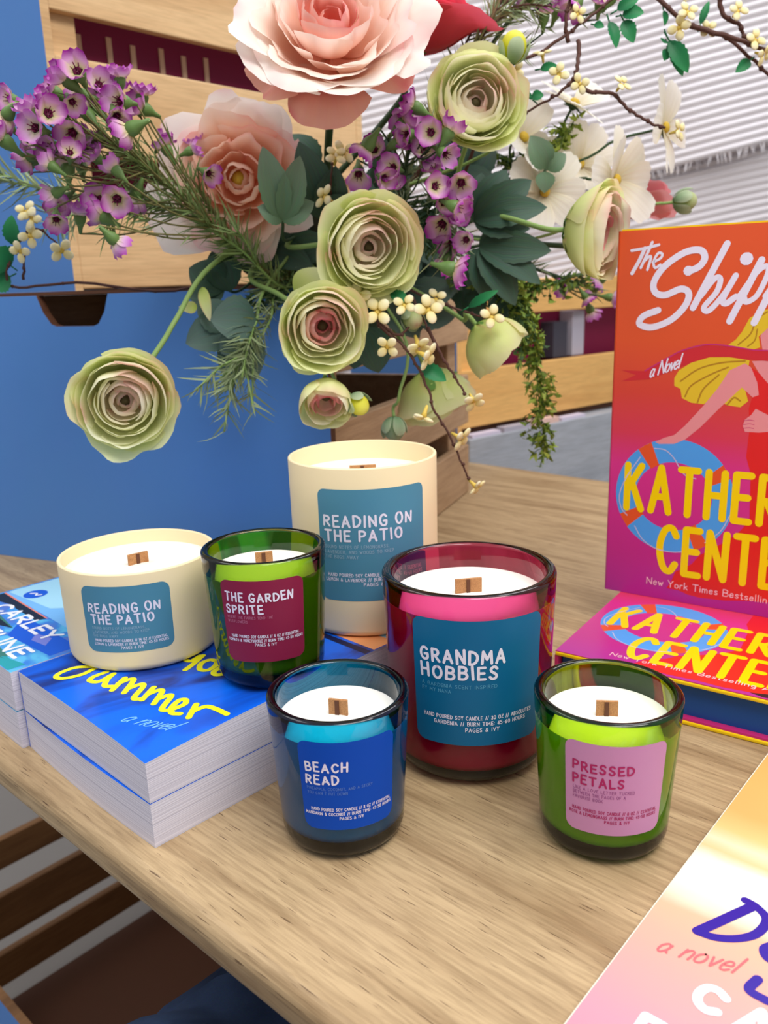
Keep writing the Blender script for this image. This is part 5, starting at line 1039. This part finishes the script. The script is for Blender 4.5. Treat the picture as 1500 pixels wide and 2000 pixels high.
twig('thick brown twig arching out of the picture at the top right', [[at(1180, -90, 740), at(1285, -5, Y), at(1340, 45, Y), at(1420, 75, Y), at(1500, 145, Y), at(1560, 200, Y)], [at(1345, 48, Y), at(1440, 78, Y - 6), at(1500, 100, Y - 8), at(1550, 108, Y - 8)], [at(1400, -30, Y), at(1412, 25, Y), at(1445, 50, Y), at(1455, 70, Y), at(1480, 90, Y)]],
     [(at(1340, 28, Y - 8), (.2, -.9, .2)), (at(1328, 55, Y - 4), (-.5, -.8, -.3)), (at(1437, 26, Y - 6), (.2, -.9, .3)), (at(1470, 82, Y - 8), (.1, -.9, .3)), (at(1484, 105, Y - 8), (.4, -.8, -.3)), (at(1380, 62, Y + 6), (0, -.9, .2)), (at(1340, -5, Y), (0, -.9, .4))],
     [(at(1308, 80, Y - 4), at(1345, 140, Y - 10), 13), (at(1306, 78, Y - 4), at(1335, 148, Y - 6), 10), (at(1302, 96, Y - 2), at(1298, 118, Y - 4), 9), (at(1296, 20, Y), at(1300, 50, Y), 6), (at(1465, 118, Y - 4), at(1438, 140, Y - 8), 9), (at(1368, 48, Y), at(1385, 0, Y), 6), (at(1300, 78, Y - 2), at(1296, 84, Y - 2), 8)], 2, 1.15, 2.0)
Y = 590
twig('hanging brown twig with cream blossoms in front of the tall cream candle', [[mouth(), at(740, 560, 680), at(735, 625, Y + 15), at(790, 680, Y), at(828, 740, Y), at(850, 805, Y), at(878, 850, Y), at(900, 900, Y), at(916, 935, Y)], [at(740, 630, Y + 12), at(776, 655, Y), at(800, 640, Y)]],
     [(at(738, 612, Y), (-.2, -.9, .1)), (at(832, 608, Y - 4), (.3, -.9, .2)), (at(757, 674, Y - 6), (-.2, -.8, -.4)), (at(826, 692, Y - 6), (.6, -.5, -.5)), (at(830, 805, Y - 4), (-.2, -.2, -.9)), (at(893, 852, Y), (.6, -.4, -.5)), (at(924, 945, Y), (.5, -.4, -.7)), (at(815, 668, Y), (.2, -.7, -.6)), (at(700, 585, Y + 4), (-.3, -.8, .2)), (at(790, 600, Y), (.1, -.8, .4))],
     [(at(822, 718, Y + 6), at(872, 742, Y), 12), (at(762, 572, Y + 6), at(800, 592, Y), 9)], 3, 1.25, 1.3)
twig('short twig with cream blossoms over the closed ranunculus', [[mouth(), at(790, 560, 690), at(860, 590, 640), at(920, 612, 622), at(950, 620, 618)], [at(835, 640, Y), at(860, 690, Y), at(885, 730, Y), at(908, 768, Y)], [at(800, 575, 660), at(818, 605, 620), at(838, 650, Y)]],
     [(at(958, 622, 612), (.1, -.9, .4)), (at(922, 778, Y), (.4, -.6, -.6)), (at(850, 590, 620), (0, -.8, .5))],
     [(at(915, 600, 620), at(972, 566, 612), 7)], 4, 1.25, 1.3)
twig('little twig with cream blossoms at the far left in front of the blue panel', [[mouth(), at(380, 560, 735), at(150, 552, 690), at(25, 560, 680), at(18, 510, 676), at(40, 470, 674), at(70, 445, 672), at(110, 475, 672)], [at(45, 545, 680), at(48, 500, 676)]],
     [(at(66, 430, 668), (-.1, -.9, .2)), (at(62, 462, 668), (.2, -.9, 0)), (at(44, 490, 668), (-.3, -.9, -.1)), (at(118, 488, 668), (.4, -.8, -.3)), (at(55, 418, 670), (-.2, -.8, .4))],
     [(at(30, 480, 676), at(20, 420, 672), 14), (at(22, 520, 678), at(-20, 490, 672), 26), (at(20, 540, 680), at(-20, 560, 676), 20)], 5, 1.2, 1.3)
twig('small twig with cream blossoms left of the middle ranunculus', [[mouth(), at(650, 420, 700), at(645, 370, 665), at(650, 320, 660)]], [(at(655, 312, 655), (.1, -.8, .4)), (at(640, 388, 655), (-.5, -.7, .2)), (at(668, 300, 660), (.4, -.8, .1))], [], 6, 1.2, 1.2)

# ------------------------------------------------------------------ person below the table edge
t_ = NT('navy_denim'); tc = t_.n('TexCoord'); nz = t_.n('TexNoise', {'Vector': tc.outputs['Object'], 'Scale': 18.0, 'Detail': 3.0}); n2 = t_.n('TexNoise', {'Vector': tc.outputs['Object'], 'Scale': 900.0, 'Detail': 1.0})
cl = t_.ramp(nz.outputs['Fac'], [(0.35, (34, 44, 68)), (0.65, (60, 78, 112))]); cl = t_.mix(.25, cl, n2.outputs['Color'], 'OVERLAY')
pb_ = t_.n('BsdfPrincipled', {'Base Color': cl, 'Roughness': .9, 'Specular IOR Level': .1}); M['denim'] = t_.done(pb_.outputs[0])
def limb_mesh(name, verts, edges, radii, mat, label):
    """one continuous skinned surface grown around joints"""
    off = verts[0]; me = bpy.data.meshes.new(name); me.from_pydata([tuple((Vector(v) - Vector(off)) * MM) for v in verts], edges, []); o = bpy.data.objects.new(name, me); COL.objects.link(o); o.location = Vector(off) * MM
    sk = o.modifiers.new('skin', 'SKIN'); sk.use_smooth_shade = True
    for i, r_ in enumerate(radii): me.skin_vertices[0].data[i].radius = (r_ * MM, r_ * MM)
    me.skin_vertices[0].data[0].use_root = True
    sb = o.modifiers.new('subd', 'SUBSURF'); sb.levels = 3; sb.render_levels = 3
    tx = bpy.data.textures.new('cloth_folds', 'CLOUDS'); tx.noise_scale = .03
    dm = o.modifiers.new('folds', 'DISPLACE'); dm.texture = tx; dm.strength = .034; dm.texture_coords = 'GLOBAL'
    me.materials.append(mat); return o
vs = [tn(-230, -330, -235), tn(-300, -150, -215), tn(-325, 40, -200), tn(-335, 280, -190), tn(-335, 305, -270), tn(-330, 285, -460), tn(-326, 270, -640), tn(-326, 280, -690), tn(-326, 355, -705),
      tn(-70, -330, -235), tn(-40, -150, -215), tn(-30, 40, -200), tn(-26, 225, -190), tn(-26, 250, -270), tn(-30, 230, -460), tn(-34, 220, -640), tn(-34, 230, -690), tn(-34, 300, -705), tn(-130, -370, -220), tn(-130, -380, -60)]
es = [(18, 0), (0, 1), (1, 2), (2, 3), (3, 4), (4, 5), (5, 6), (6, 7), (7, 8), (18, 9), (9, 10), (10, 11), (11, 12), (12, 13), (13, 14), (14, 15), (15, 16), (16, 17), (18, 19)]
rd = [88, 86, 80, 66, 62, 56, 44, 40, 26, 88, 86, 80, 66, 62, 56, 44, 40, 26, 110, 120]
pm = limb_mesh('person', vs, es, rd, M['denim'], '')
tag(pm, 'person in dark navy jeans sitting close to the table, one thigh showing below its edge', 'person')
